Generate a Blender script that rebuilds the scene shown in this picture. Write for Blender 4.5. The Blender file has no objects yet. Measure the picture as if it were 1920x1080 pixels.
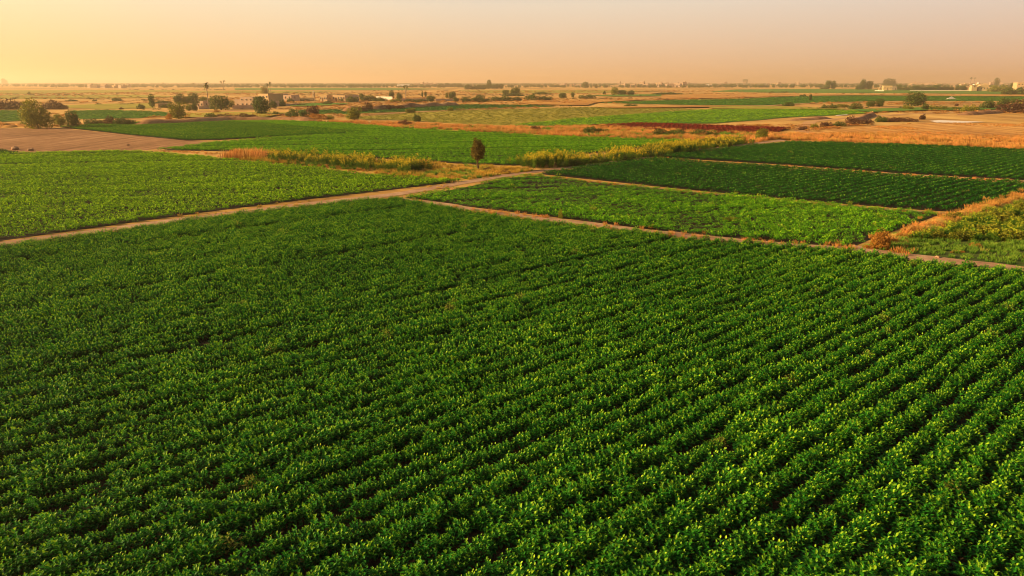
import bpy, math, random
import numpy as np

# ------------------------------------------------------------------ camera, sky, sun, exposure
scene = bpy.context.scene
R = math.radians
H = 10.0                       # camera height in metres
F = 1280.0                     # focal length in photo pixels (1920 wide)
TILT = math.atan(386.0 / F)    # camera looks down by this
SUN_AZ, SUN_EL = R(-95), R(19)  # azimuth measured from the view direction (+Y), to the left

cd = bpy.data.cameras.new('camera')
cd.sensor_width = 36.0
cd.lens = 36.0 * F / 1920.0
cd.clip_start = 0.1
cd.clip_end = 40000.0
cam = bpy.data.objects.new('camera', cd)
scene.collection.objects.link(cam)
cam.location = (0, 0, H)
cam.rotation_euler = (math.pi / 2 - TILT, 0, 0)
scene.camera = cam
scene.render.resolution_x, scene.render.resolution_y = 1024, 576

world = bpy.data.worlds.new('World')
scene.world = world
world.use_nodes = True
wn, wl = world.node_tree.nodes, world.node_tree.links
wn.clear()
sky = wn.new('ShaderNodeTexSky')
sky.sky_type = 'NISHITA'
sky.sun_disc = False
sky.sun_elevation = SUN_EL
sky.sun_rotation = SUN_AZ
sky.air_density = 1.0
sky.dust_density = 6.0
sky.ozone_density = 0.6


def lin(r, g, b):
    f = lambda c: c / 255 / 12.92 if c <= 10 else ((c / 255 + 0.055) / 1.055) ** 2.4
    return (f(r), f(g), f(b))


EXPO = 1.1
SKY_STRENGTH = 0.12
# dusty evening air: its glow falls off away from the sun's side and greys with height
wtc = wn.new('ShaderNodeTexCoord')
wsep = wn.new('ShaderNodeSeparateXYZ'); wl.new(wtc.outputs['Generated'], wsep.inputs[0])


def wmath(op, a, b=0.0, c=0.0, clamp=False):
    m = wn.new('ShaderNodeMath'); m.operation = op; m.use_clamp = clamp
    for k, v in enumerate((a, b, c)):
        if hasattr(v, 'is_output'): wl.new(v, m.inputs[k])
        else: m.inputs[k].default_value = v
    return m.outputs[0]


def wramp(fac, stops):
    r = wn.new('ShaderNodeValToRGB'); r.color_ramp.interpolation = 'EASE'
    e = r.color_ramp.elements
    while len(e) > 1: e.remove(e[-1])
    e[0].position, e[0].color = stops[0][0], (*lin(*stops[0][1]), 1)
    for p, c in stops[1:]:
        k = e.new(p); k.color = (*lin(*c), 1)
    wl.new(fac, r.inputs['Fac'])
    return r.outputs['Color']


def wmix(fac, a, b):
    m = wn.new('ShaderNodeMix'); m.data_type = 'RGBA'
    for k, v in ((0, fac), (6, a), (7, b)):
        if hasattr(v, 'is_output'): wl.new(v, m.inputs[k])
        else: m.inputs[k].default_value = v
    return m.outputs[2]


waz = wmath('ARCTAN2', wsep.outputs['X'], wsep.outputs['Y'])          # 0 straight ahead, positive to the right
wfa = wmath('MULTIPLY_ADD', waz, 1 / (2 * math.pi), 0.5)              # 0.397 at the left edge, 0.603 at the right edge
whor = wramp(wfa, [(0.0, (176, 140, 128)), (0.2, (255, 190, 110)), (0.28, (255, 222, 140)), (0.397, (255, 208, 128)), (0.46, (252, 200, 136)),
                   (0.53, (246, 192, 140)), (0.603, (240, 188, 146)), (0.8, (180, 140, 130)), (1.0, (176, 140, 128))])
wtop = wramp(wfa, [(0.0, (170, 165, 165)), (0.2, (255, 222, 150)), (0.28, (255, 246, 190)), (0.397, (255, 243, 196)), (0.44, (253, 234, 200)),
                   (0.50, (242, 226, 203)), (0.603, (234, 217, 202)), (0.8, (172, 166, 166)), (1.0, (170, 165, 165))])
wfe = wmath('DIVIDE', wsep.outputs['Z'], 0.105, clamp=True)
wlow = wmix(wfe, whor, wtop)
wfz = wmath('MULTIPLY_ADD', wsep.outputs['Z'], 1.6, -0.16, clamp=True)
wall_ = wmix(wmath('POWER', wfz, 0.6, clamp=True), wlow, (*lin(95, 108, 125), 1))
wsc = wn.new('ShaderNodeVectorMath'); wsc.operation = 'SCALE'
wl.new(wall_, wsc.inputs[0]); wsc.inputs['Scale'].default_value = 1 / SKY_STRENGTH / 2 ** EXPO
wfin = wmix(0.95, sky.outputs['Color'], wsc.outputs[0])
bgn = wn.new('ShaderNodeBackground')
bgn.inputs['Strength'].default_value = SKY_STRENGTH
wout = wn.new('ShaderNodeOutputWorld')
wl.new(wfin, bgn.inputs['Color'])
wl.new(bgn.outputs[0], wout.inputs['Surface'])

sd = bpy.data.lights.new('sun', 'SUN')
sd.energy = 5.0
sd.angle = R(0.6)
sd.color = (1.0, 0.70, 0.36)
sun = bpy.data.objects.new('sun', sd)
scene.collection.objects.link(sun)
sun.rotation_euler = (math.pi / 2 - SUN_EL, 0, math.pi - SUN_AZ)

scene.view_settings.view_transform = 'Standard'
scene.view_settings.look = 'None'
scene.view_settings.gamma = 1.0
scene.view_settings.exposure = EXPO
scene.cycles.max_bounces = 6
scene.cycles.diffuse_bounces = 3
scene.cycles.transmission_bounces = 4
scene.cycles.volume_bounces = 1
scene.cycles.use_denoising = True
scene.cycles.filter_width = 1.0
scene.cycles.caustics_reflective = False
scene.cycles.caustics_refractive = False

rng = np.random.default_rng(7)
random.seed(7)
COL = scene.collection


# ------------------------------------------------------------------ geometry helpers
def at(px, py, z=0.0):
    """the point at height z that the photo shows at pixel (px, py) of 1920x1080"""
    dx, dy = (px - 960.0) / F, -(py - 540.0) / F
    ct, st = math.cos(TILT), math.sin(TILT)
    d = (dx, ct + dy * st, -st + dy * ct)
    t = (z - H) / d[2]
    return (dx * t, d[1] * t, z)


def ppm(py):
    """photo pixels per metre (across the view) for something standing at row py"""
    x0, y0, _ = at(960, py)
    return F / (y0 * math.cos(TILT) + H * math.sin(TILT))


def new_mesh(name, verts, faces, smooth=False):
    me = bpy.data.meshes.new(name)
    me.from_pydata([tuple(v) for v in verts], [], [tuple(f) for f in faces])
    if smooth:
        me.polygons.foreach_set('use_smooth', [True] * len(me.polygons))
    me.update()
    return me


def link(name, me, mat=None, parent=None, loc=(0, 0, 0), rz=0.0):
    o = bpy.data.objects.new(name, me)
    COL.objects.link(o)
    if mat is not None and me is not None and not me.materials:
        me.materials.append(mat)
    o.location = loc
    o.rotation_euler = (0, 0, rz)
    if parent is not None:
        o.parent = parent
    return o


def tag(o, label=None, cat=None, group=None, kind=None):
    if label: o['label'] = label
    if cat: o['category'] = cat
    if group: o['group'] = group
    if kind: o['kind'] = kind
    return o


# ------------------------------------------------------------------ materials
def mat_new(name):
    m = bpy.data.materials.new(name)
    m.use_nodes = True
    n, l = m.node_tree.nodes, m.node_tree.links
    n.clear()
    out = n.new('ShaderNodeOutputMaterial')
    return m, n, l, out


def coords(n):
    return n.new('ShaderNodeNewGeometry').outputs['Position']


def noise(n, l, vec, scale, detail=4.0, rough=0.55, dim=None):
    t = n.new('ShaderNodeTexNoise')
    t.inputs['Scale'].default_value = scale
    t.inputs['Detail'].default_value = detail
    t.inputs['Roughness'].default_value = rough
    l.new(vec, t.inputs['Vector'])
    return t.outputs['Fac']


def ramp(n, l, fac, stops):
    r = n.new('ShaderNodeValToRGB')
    e = r.color_ramp.elements
    while len(e) > 1: e.remove(e[-1])
    e[0].position, e[0].color = stops[0][0], (*stops[0][1], 1)
    for p, c in stops[1:]:
        k = e.new(p); k.color = (*c, 1)
    l.new(fac, r.inputs['Fac'])
    return r.outputs['Color']


def mixc(n, l, fac, a, b, mode='MIX'):
    m = n.new('ShaderNodeMix'); m.data_type = 'RGBA'; m.blend_type = mode
    for s, v in ((m.inputs[0], fac), (m.inputs[6], a), (m.inputs[7], b)):
        if hasattr(v, 'is_output'): l.new(v, s)
        elif isinstance(v, (int, float)): s.default_value = v
        else: s.default_value = (*v, 1)
    return m.outputs[2]


def math_n(n, l, op, a, b=0.0, c=None, clamp=False):
    m = n.new('ShaderNodeMath'); m.operation = op; m.use_clamp = clamp
    for s, v in zip(m.inputs, (a, b, c)):
        if v is None: continue
        if hasattr(v, 'is_output'): l.new(v, s)
        else: s.default_value = v
    return m.outputs[0]


def rotated(n, l, vec, rz, sc):
    m = n.new('ShaderNodeMapping')
    m.vector_type = 'POINT'
    m.inputs['Rotation'].default_value = (0, 0, rz)
    m.inputs['Scale'].default_value = sc
    l.new(vec, m.inputs['Vector'])
    return m.outputs[0]


def ground_mat(name, a, b, c, scale=0.5, streak=0.0, az=0.0, bump=0.03, furrow=0.0):
    """soil / dry grass: three colours broken by noise at several sizes, optional streaks and furrows along azimuth az"""
    m, n, l, out = mat_new(name)
    P = coords(n)
    big = noise(n, l, P, scale * 0.08, 3)
    mid = noise(n, l, P, scale, 6, 0.65)
    fine = noise(n, l, P, scale * 9, 5, 0.7)
    f = math_n(n, l, 'ADD', math_n(n, l, 'MULTIPLY', big, 0.8), math_n(n, l, 'MULTIPLY', mid, 0.7))
    f = math_n(n, l, 'ADD', f, math_n(n, l, 'MULTIPLY', fine, 0.5))
    f = math_n(n, l, 'SUBTRACT', f, 0.5)
    if streak:
        sv = rotated(n, l, P, az, (1.0, 0.04, 1.0))
        s = noise(n, l, sv, scale * 1.2, 4, 0.6)
        f = math_n(n, l, 'ADD', f, math_n(n, l, 'MULTIPLY', math_n(n, l, 'SUBTRACT', s, 0.5), streak))
    colr = ramp(n, l, f, [(0.28, a), (0.5, b), (0.72, c)])
    bs = n.new('ShaderNodeBsdfPrincipled')
    bs.inputs['Roughness'].default_value = 0.9
    bs.inputs['Specular IOR Level'].default_value = 0.1
    l.new(colr, bs.inputs['Base Color'])
    hgt = math_n(n, l, 'ADD', math_n(n, l, 'MULTIPLY', mid, 0.6), math_n(n, l, 'MULTIPLY', fine, 0.25))
    if furrow:
        sv = rotated(n, l, P, az, (1, 1, 1))
        w = n.new('ShaderNodeTexWave'); w.wave_type = 'BANDS'; w.bands_direction = 'X'
        w.inputs['Scale'].default_value = 0.314 / furrow
        w.inputs['Distortion'].default_value = 1.5
        w.inputs['Detail Scale'].default_value = 0.3
        l.new(sv, w.inputs['Vector'])
        hgt = math_n(n, l, 'ADD', hgt, math_n(n, l, 'MULTIPLY', w.outputs['Fac'], 0.8))
    bp = n.new('ShaderNodeBump')
    bp.inputs['Distance'].default_value = bump
    bp.inputs['Strength'].default_value = 1.0
    l.new(hgt, bp.inputs['Height'])
    l.new(bp.outputs[0], bs.inputs['Normal'])
    l.new(bs.outputs[0], out.inputs[0])
    return m


def leaf_mat(name, low, high, tip, transl=0.33, rough=0.5, patch=0.25, rnd=0.25, spec=0.12):
    """leaves: colour by age (point attribute 'age': low old 0 .. top young 1, crops with light and shade put in), by plant, and by patches of the field"""
    m, n, l, out = mat_new(name)
    at_ = n.new('ShaderNodeAttribute'); at_.attribute_name = 'leaf_tone'
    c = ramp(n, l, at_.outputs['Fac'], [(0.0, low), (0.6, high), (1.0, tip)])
    oi = n.new('ShaderNodeObjectInfo')
    P = coords(n)
    pn = noise(n, l, P, 0.06, 4, 0.6)
    v = math_n(n, l, 'ADD', math_n(n, l, 'MULTIPLY', math_n(n, l, 'SUBTRACT', oi.outputs['Random'], 0.5), rnd * 2),
               math_n(n, l, 'MULTIPLY', math_n(n, l, 'SUBTRACT', pn, 0.5), patch * 4))
    # a few plants have yellowed
    old = math_n(n, l, 'MULTIPLY', math_n(n, l, 'GREATER_THAN', oi.outputs['Random'], 0.9965), 0.4)
    c = mixc(n, l, old, c, (0.42, 0.30, 0.06))
    hs = n.new('ShaderNodeHueSaturation')
    l.new(c, hs.inputs['Color'])
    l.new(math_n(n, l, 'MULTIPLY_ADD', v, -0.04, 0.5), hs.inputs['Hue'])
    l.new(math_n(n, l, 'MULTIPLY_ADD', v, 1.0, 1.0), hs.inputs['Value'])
    bs = n.new('ShaderNodeBsdfPrincipled')
    bs.inputs['Roughness'].default_value = rough
    bs.inputs['Specular IOR Level'].default_value = spec
    l.new(hs.outputs[0], bs.inputs['Base Color'])
    tr = n.new('ShaderNodeBsdfTranslucent')
    l.new(hs.outputs[0], tr.inputs['Color'])
    mx = n.new('ShaderNodeMixShader'); mx.inputs[0].default_value = transl
    l.new(bs.outputs[0], mx.inputs[1]); l.new(tr.outputs[0], mx.inputs[2])
    l.new(mx.outputs[0], out.inputs[0])
    return m


def plain_mat(name, col, rough=0.8, var=0.15, scale=1.5, spec=0.2):
    m, n, l, out = mat_new(name)
    P = coords(n)
    f = noise(n, l, P, scale, 5, 0.65)
    a = tuple(x * (1 - var) for x in col); b = tuple(min(1, x * (1 + var)) for x in col)
    c = ramp(n, l, f, [(0.3, a), (0.7, b)])
    bs = n.new('ShaderNodeBsdfPrincipled')
    bs.inputs['Roughness'].default_value = rough
    bs.inputs['Specular IOR Level'].default_value = spec
    l.new(c, bs.inputs['Base Color'])
    l.new(bs.outputs[0], out.inputs[0])
    return m


M = {}
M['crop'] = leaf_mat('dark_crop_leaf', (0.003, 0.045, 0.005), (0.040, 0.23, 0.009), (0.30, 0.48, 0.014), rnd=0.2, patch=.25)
M['crop_left'] = leaf_mat('yellow_green_crop_leaf', (0.035, 0.15, 0.004), (0.28, 0.53, 0.006), (0.60, 0.76, 0.015), rnd=0.12, patch=.15)  # crop green, with some yellow glow of the left haze put into it
M['crop_far'] = leaf_mat('far_crop_leaf', (0.03, 0.14, 0.004), (0.18, 0.46, 0.006), (0.50, 0.68, 0.014), rnd=0.12, patch=.12)
M['crop_right'] = leaf_mat('light_crop_leaf', (0.02, 0.12, 0.004), (0.15, 0.42, 0.006), (0.46, 0.62, 0.014), rnd=0.12, patch=.2)
M['crop_mid'] = leaf_mat('mid_crop_leaf', (0.015, 0.085, 0.004), (0.085, 0.28, 0.006), (0.34, 0.48, 0.014), rnd=0.12, patch=.15)
M['crop_dark'] = leaf_mat('deep_crop_leaf', (0.003, 0.028, 0.005), (0.026, 0.15, 0.008), (0.20, 0.38, 0.02), rnd=0.15)
M['crop_red'] = leaf_mat('red_crop_leaf', (0.06, 0.010, 0.006), (0.20, 0.024, 0.012), (0.34, 0.06, 0.02), rnd=0.2)
M['olive'] = leaf_mat('olive_crop_leaf', (0.12, 0.14, 0.015), (0.30, 0.28, 0.025), (0.46, 0.40, 0.06), rnd=0.2)
M['gold'] = leaf_mat('dry_gold_grass', (0.30, 0.13, 0.03), (0.55, 0.26, 0.06), (0.75, 0.42, 0.12), transl=0.25, rough=0.7, spec=0.1)
M['gold_y'] = leaf_mat('yellow_dry_grass', (0.22, 0.14, 0.02), (0.50, 0.32, 0.04), (0.78, 0.52, 0.10), transl=0.25, rough=0.7, spec=0.1)
M['weed'] = leaf_mat('flowering_weed', (0.03, 0.12, 0.010), (0.22, 0.28, 0.015), (0.80, 0.58, 0.03), transl=0.3, rough=0.6, spec=0.15)
M['green_grass'] = leaf_mat('green_grass', (0.05, 0.13, 0.012), (0.14, 0.28, 0.02), (0.36, 0.40, 0.05), transl=0.3, rough=0.6, spec=0.15)
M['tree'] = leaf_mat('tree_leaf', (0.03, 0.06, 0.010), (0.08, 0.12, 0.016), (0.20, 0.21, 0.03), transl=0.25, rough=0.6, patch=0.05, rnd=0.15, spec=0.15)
M['tree_yellow'] = leaf_mat('yellow_tree_leaf', (0.06, 0.08, 0.012), (0.20, 0.21, 0.016), (0.50, 0.42, 0.03), transl=0.3, rough=0.6, patch=0.05, rnd=0.15, spec=0.15)
M['tree_brown'] = leaf_mat('brown_scrub_leaf', (0.07, 0.03, 0.015), (0.13, 0.06, 0.03), (0.22, 0.11, 0.05), transl=0.2, rough=0.7, patch=0.05, rnd=0.15, spec=0.1)
M['tree_orange'] = leaf_mat('orange_bush_leaf', (0.20, 0.08, 0.02), (0.42, 0.19, 0.03), (0.60, 0.32, 0.05), transl=0.25, rough=0.7, patch=0.05, rnd=0.15, spec=0.1)
M['weed_green'] = leaf_mat('leafy_weed', (0.03, 0.12, 0.010), (0.16, 0.30, 0.015), (0.50, 0.50, 0.03), transl=0.3, rough=0.6, spec=0.12)
M['lone_leaf'] = leaf_mat('rusty_tree_leaf', (0.06, 0.040, 0.010), (0.19, 0.125, 0.018), (0.52, 0.36, 0.04), transl=0.3, rough=0.6, patch=0.02, rnd=0.1, spec=0.15)
M['bark'] = plain_mat('bark', (0.12, 0.07, 0.04), 0.9, 0.3, 6)
M['pale_bark'] = plain_mat('pale_bark', (0.30, 0.22, 0.15), 0.9, 0.2, 6)
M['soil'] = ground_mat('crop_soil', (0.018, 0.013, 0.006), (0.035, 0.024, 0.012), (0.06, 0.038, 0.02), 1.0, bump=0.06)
M['track'] = ground_mat('track_dirt', (0.25, 0.14, 0.075), (0.38, 0.22, 0.12), (0.52, 0.33, 0.20), 0.8, bump=0.05)
M['land'] = ground_mat('dry_land', (0.32, 0.17, 0.045), (0.52, 0.29, 0.075), (0.68, 0.42, 0.12), 0.06, streak=0.9, az=R(90), bump=0.4)
M['brown'] = ground_mat('ploughed_soil', (0.19, 0.09, 0.035), (0.30, 0.15, 0.065), (0.42, 0.23, 0.11), 0.5, streak=0.9, az=R(80), bump=0.3)
M['stubble'] = ground_mat('stubble', (0.34, 0.15, 0.035), (0.52, 0.25, 0.06), (0.66, 0.36, 0.10), 0.35, streak=1.4, az=R(72), bump=0.2)
M['tan'] = ground_mat('tan_soil', (0.36, 0.18, 0.07), (0.48, 0.26, 0.11), (0.58, 0.34, 0.15), 0.15, streak=0.4, az=R(80), bump=0.2)
M['drygrass'] = ground_mat('dry_grass_ground', (0.28, 0.12, 0.03), (0.50, 0.24, 0.05), (0.66, 0.36, 0.09), 0.6, bump=0.25)
M['drygrass_y'] = ground_mat('yellow_grass_ground', (0.26, 0.15, 0.03), (0.48, 0.28, 0.05), (0.62, 0.40, 0.09), 0.6, bump=0.25)
M['greenland'] = ground_mat('green_field_ground', (0.05, 0.12, 0.010), (0.09, 0.20, 0.015), (0.16, 0.26, 0.025), 0.3, streak=0.5, az=R(80), bump=0.2)
M['weedyland'] = ground_mat('weedy_ground', (0.04, 0.06, 0.012), (0.09, 0.12, 0.02), (0.20, 0.20, 0.04), 1.2, bump=0.15)
M['oliveland'] = ground_mat('olive_field_ground', (0.20, 0.17, 0.02), (0.32, 0.27, 0.03), (0.42, 0.34, 0.05), 0.2, streak=0.7, az=R(80), bump=0.2)


# ------------------------------------------------------------------ ground sheets
def land_sheet():
    rs = [0, 30, 80, 150, 300, 600, 1200, 2500, 5000, 9000, 16000, 26000]
    nseg = 48
    vs = [(0, 0, 0)]
    for r in rs[1:]:
        for k in range(nseg):
            a = 2 * math.pi * k / nseg
            vs.append((r * math.sin(a), r * math.cos(a), 0))
    fs = [(0, 1 + (k + 1) % nseg, 1 + k) for k in range(nseg)]
    for i in range(len(rs) - 2):
        b0, b1 = 1 + i * nseg, 1 + (i + 1) * nseg
        for k in range(nseg):
            k2 = (k + 1) % nseg
            fs.append((b0 + k, b0 + k2, b1 + k2, b1 + k))
    fs = [f[::-1] for f in fs]
    o = link('ground', new_mesh('ground', vs, fs), M['land'])
    tag(o, 'dry orange brown open land reaching the horizon', 'ground', kind='structure')


land_sheet()


def poly_xy(pix, z=0.0):
    return [at(x, y, z)[:2] for x, y in pix]


def sheet(name, pix, z, mat, label, cat, jag=0.0, step=None):
    """a flat patch of ground traced by its corners on the photo, laid at its real place"""
    P = poly_xy(pix)
    if jag:
        Q = []
        for i in range(len(P)):
            a, b = P[i], P[(i + 1) % len(P)]
            d = math.hypot(b[0] - a[0], b[1] - a[1])
            nn = max(1, min(200, int(d / step)))
            for k in range(nn):
                t = k / nn
                j = jag if k else 0
                Q.append((a[0] + (b[0] - a[0]) * t + random.uniform(-j, j), a[1] + (b[1] - a[1]) * t + random.uniform(-j, j)))
        P = Q
    me = bpy.data.meshes.new(name)
    from mathutils.geometry import tessellate_polygon
    from mathutils import Vector
    V = [Vector((x, y, z)) for x, y in P]
    tris = tessellate_polygon([V])
    fs = []
    for t in tris:
        a, b, c = (V[i] for i in t)
        fs.append(t if (b - a).cross(c - a).z > 0 else (t[0], t[2], t[1]))
    me.from_pydata([tuple(v) for v in V], [], [tuple(t) for t in fs])
    o = link(name, me, mat)
    tag(o, label, cat, kind='structure')
    return o


def ribbon(name, pix, width, z, mat, label, cat, wob=0.15):
    """a dirt track of real width along a centreline"""
    P = [at(x, y)[:2] for x, y in pix]
    Q = []
    for i in range(len(P) - 1):
        a, b = P[i], P[i + 1]
        d = math.hypot(b[0] - a[0], b[1] - a[1]); nn = max(2, int(d / 1.5))
        for k in range(nn):
            t = k / nn; Q.append((a[0] + (b[0] - a[0]) * t, a[1] + (b[1] - a[1]) * t))
    Q.append(P[-1])
    Q = np.array(Q)
    for _ in range(6):
        Q[1:-1] = (Q[:-2] + 2 * Q[1:-1] + Q[2:]) / 4
    T = np.gradient(Q, axis=0); T /= np.linalg.norm(T, axis=1)[:, None]
    N = np.stack([-T[:, 1], T[:, 0]], 1)
    ph = rng.uniform(0, 6, 2)
    vs, fs = [], []
    for i in range(len(Q)):
        w = width / 2
        if callable(width): w = width(i / (len(Q) - 1)) / 2
        w1 = w + wob * (math.sin(i * 0.9 + ph[0]) * 0.4 + random.uniform(-.5, .5))
        w2 = w + wob * (math.sin(i * 0.7 + ph[1]) * 0.4 + random.uniform(-.5, .5))
        vs.append((*(Q[i] + N[i] * w1), z)); vs.append((*(Q[i] - N[i] * w2), z))
        if i: fs.append((2 * i - 2, 2 * i - 1, 2 * i + 1, 2 * i))
    o = link(name, new_mesh(name, vs, fs), mat)
    tag(o, label, cat, kind='structure')
    return o


# corners of every field, as seen in the photo (1920x1080 pixels)
MAIN = [(-260, 505), (0, 467), (150, 446), (300, 426), (450, 405), (600, 388), (740, 374), (880, 402), (1060, 424), (1300, 451),
        (1600, 475), (1700, 490), (1920, 515), (2250, 552), (2600, 1300), (-700, 1300)]
LEFT = [(-200, 296), (0, 291), (150, 286), (260, 285), (330, 290), (430, 300), (560, 314), (700, 328), (862, 341), (800, 348),
        (700, 360), (560, 376), (400, 396), (250, 417), (100, 438), (0, 452), (-260, 490)]
LEFT_TIP = [(-120, 282), (0, 282), (38, 288), (0, 292), (-120, 296)]
BARE = [(-250, 246), (0, 241), (110, 240), (170, 246), (250, 254), (330, 262), (412, 267), (330, 277), (240, 284), (120, 286), (-250, 297)]
STRIP = [(112, 239), (170, 235), (250, 231), (340, 228), (470, 231), (560, 238), (690, 249), (560, 255), (400, 263), (350, 264), (250, 254)]
FAR_GREEN = [(340, 227), (430, 224), (520, 227), (620, 231), (700, 236), (760, 243), (850, 247), (1000, 255), (1100, 259), (1200, 262), (1290, 265),
             (1200, 277), (1090, 290), (965, 311), (890, 309), (800, 303), (700, 297), (520, 290), (435, 284), (300, 282), (410, 267),
             (560, 256), (692, 249), (560, 238), (470, 231)]
RIGHT_LIGHT = [(758, 371), (870, 352), (960, 333), (1010, 329), (1120, 343), (1300, 361), (1500, 379), (1700, 396), (1765, 402),
               (1700, 425), (1640, 446), (1600, 463), (1560, 462), (1300, 441), (1060, 410), (880, 388)]
DARK_A = [(1008, 326), (1100, 314), (1160, 306), (1228, 298), (1300, 304), (1450, 313), (1700, 332), (1920, 344), (2200, 360), (2150, 372),
          (1925, 362), (1860, 380), (1795, 398), (1700, 392), (1500, 376), (1300, 357), (1120, 338)]
DARK_B = [(1235, 295), (1300, 286), (1400, 275), (1480, 267), (1600, 270), (1800, 277), (1920, 283), (2200, 298), (2300, 358), (1920, 338),
          (1700, 326), (1450, 308), (1300, 299)]
WEEDY = [(1612, 466), (1660, 445), (1730, 425), (1800, 402), (1860, 384), (1925, 366), (2200, 380), (2300, 550), (1920, 500), (1760, 482)]
GOLD_MID = [(430, 290), (520, 293), (700, 300), (780, 305), (880, 311), (965, 315), (1010, 320), (960, 327), (900, 334), (862, 341), (700, 326), (560, 311), (440, 300)]
GOLD_BAND = [(560, 228), (640, 228), (760, 231), (860, 236), (1000, 240), (1130, 237), (1230, 243), (1330, 249), (1430, 252), (1480, 258), (1400, 270),
             (1290, 265), (1200, 261), (1100, 258), (1000, 254), (850, 246), (760, 242), (700, 235), (620, 230)]
ORANGE_BAND = [(1420, 252), (1500, 252), (1650, 254), (1800, 259), (1920, 263), (2200, 275), (2200, 297), (1920, 282), (1800, 276), (1600, 269), (1480, 265)]
STUBBLE = [(1500, 251), (1560, 242), (1640, 236), (1740, 230), (1920, 232), (2200, 236), (2200, 276), (1920, 264), (1800, 260), (1650, 255)]
GREEN_D = [(960, 236), (1060, 225), (1180, 216), (1260, 210), (1330, 206), (1480, 206), (1600, 208), (1625, 213), (1560, 217), (1470, 221), (1420, 226),
           (1340, 232), (1250, 232), (1130, 235), (1060, 238)]
OLIVE = [(660, 220), (760, 213), (860, 207), (1000, 204), (1100, 201), (1230, 202), (1330, 206), (1260, 210), (1180, 216), (1060, 225), (960, 236),
         (860, 232), (760, 226), (680, 224)]
RED = [(1105, 237), (1200, 232.5), (1320, 236), (1400, 239), (1480, 242), (1450, 251), (1330, 250.5), (1240, 246.5), (1170, 242)]
DARKFAR_1 = [(1120, 193), (1240, 189), (1390, 186), (1480, 182), (1600, 180), (1920, 182), (2300, 184), (2300, 194), (1920, 190), (1700, 189),
             (1560, 192), (1440, 198), (1340, 198), (1200, 195)]
DARKFAR_2 = [(1330, 172), (1380, 168), (1500, 167), (1700, 168), (1900, 172), (2200, 174), (2200, 178), (1920, 177), (1700, 175), (1450, 174)]
GREENFAR_3 = [(560, 208), (700, 205), (880, 197), (1000, 198), (1040, 200), (940, 203), (800, 208), (650, 214), (560, 214)]
LEFTFAR_G1 = [(-200, 212), (0, 208), (60, 208), (60, 226), (0, 229), (-200, 234)]
LEFTFAR_G2 = [(130, 209), (200, 207), (310, 211), (320, 217), (260, 222), (150, 224)]
LEFTFAR_G3 = [(110, 198), (200, 195), (285, 194), (290, 203), (200, 205), (130, 203)]

soil_z = 0.010
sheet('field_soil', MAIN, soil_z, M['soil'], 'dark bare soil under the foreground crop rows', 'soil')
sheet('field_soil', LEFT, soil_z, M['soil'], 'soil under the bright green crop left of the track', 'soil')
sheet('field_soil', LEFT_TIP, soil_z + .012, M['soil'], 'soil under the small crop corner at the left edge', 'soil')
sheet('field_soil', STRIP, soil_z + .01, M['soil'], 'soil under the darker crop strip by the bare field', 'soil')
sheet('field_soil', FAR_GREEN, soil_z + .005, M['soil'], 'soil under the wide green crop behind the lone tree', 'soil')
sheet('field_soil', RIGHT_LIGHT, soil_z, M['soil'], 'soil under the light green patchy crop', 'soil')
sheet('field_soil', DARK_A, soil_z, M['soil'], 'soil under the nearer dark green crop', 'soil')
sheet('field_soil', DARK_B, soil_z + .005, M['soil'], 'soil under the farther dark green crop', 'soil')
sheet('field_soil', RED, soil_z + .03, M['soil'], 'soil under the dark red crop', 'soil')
sheet('ploughed_field', BARE, .02, M['brown'], 'bare pinkish brown ploughed field', 'field', jag=.25, step=3)
sheet('weedy_ground', WEEDY, .012, M['weedyland'], 'weedy green ground at the right behind the crop', 'ground')
sheet('dry_verge', GOLD_MID, .012, M['drygrass_y'], 'golden dry grass verge around the lone tree', 'verge')
sheet('dry_verge', GOLD_BAND, .03, M['drygrass'], 'long band of golden dry grass beyond the green crop', 'verge')
sheet('dry_verge', ORANGE_BAND, .03, M['drygrass'], 'orange dry grass band behind the dark crops', 'verge')
sheet('stubble_field', STUBBLE, .02, M['stubble'], 'orange brown stubble field at the right', 'field', jag=.4, step=6)
sheet('olive_field', OLIVE, .05, M['oliveland'], 'olive yellow field beyond the golden band', 'field', jag=.5, step=8)
sheet('green_field', GREEN_D, .08, M['greenland'], 'bright green low field beyond the red crop', 'field', jag=.5, step=8)
sheet('green_field', DARKFAR_1, .12, M['greenland'], 'long dark green field strip in the middle distance', 'field')
sheet('green_field', DARKFAR_2, .16, M['greenland'], 'farthest thin green field strip on the right', 'field')
sheet('green_field', GREENFAR_3, .14, M['greenland'], 'narrow green strip beyond the olive field', 'field')
sheet('green_field', LEFTFAR_G1, .12, M['greenland'], 'green field behind the big round tree at the left edge', 'field')
sheet('green_field', LEFTFAR_G2, .12, M['greenland'], 'green field right of the big round tree', 'field')
sheet('green_field', LEFTFAR_G3, .12, M['oliveland'], 'thin yellow green field strip on the left', 'field')

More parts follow.
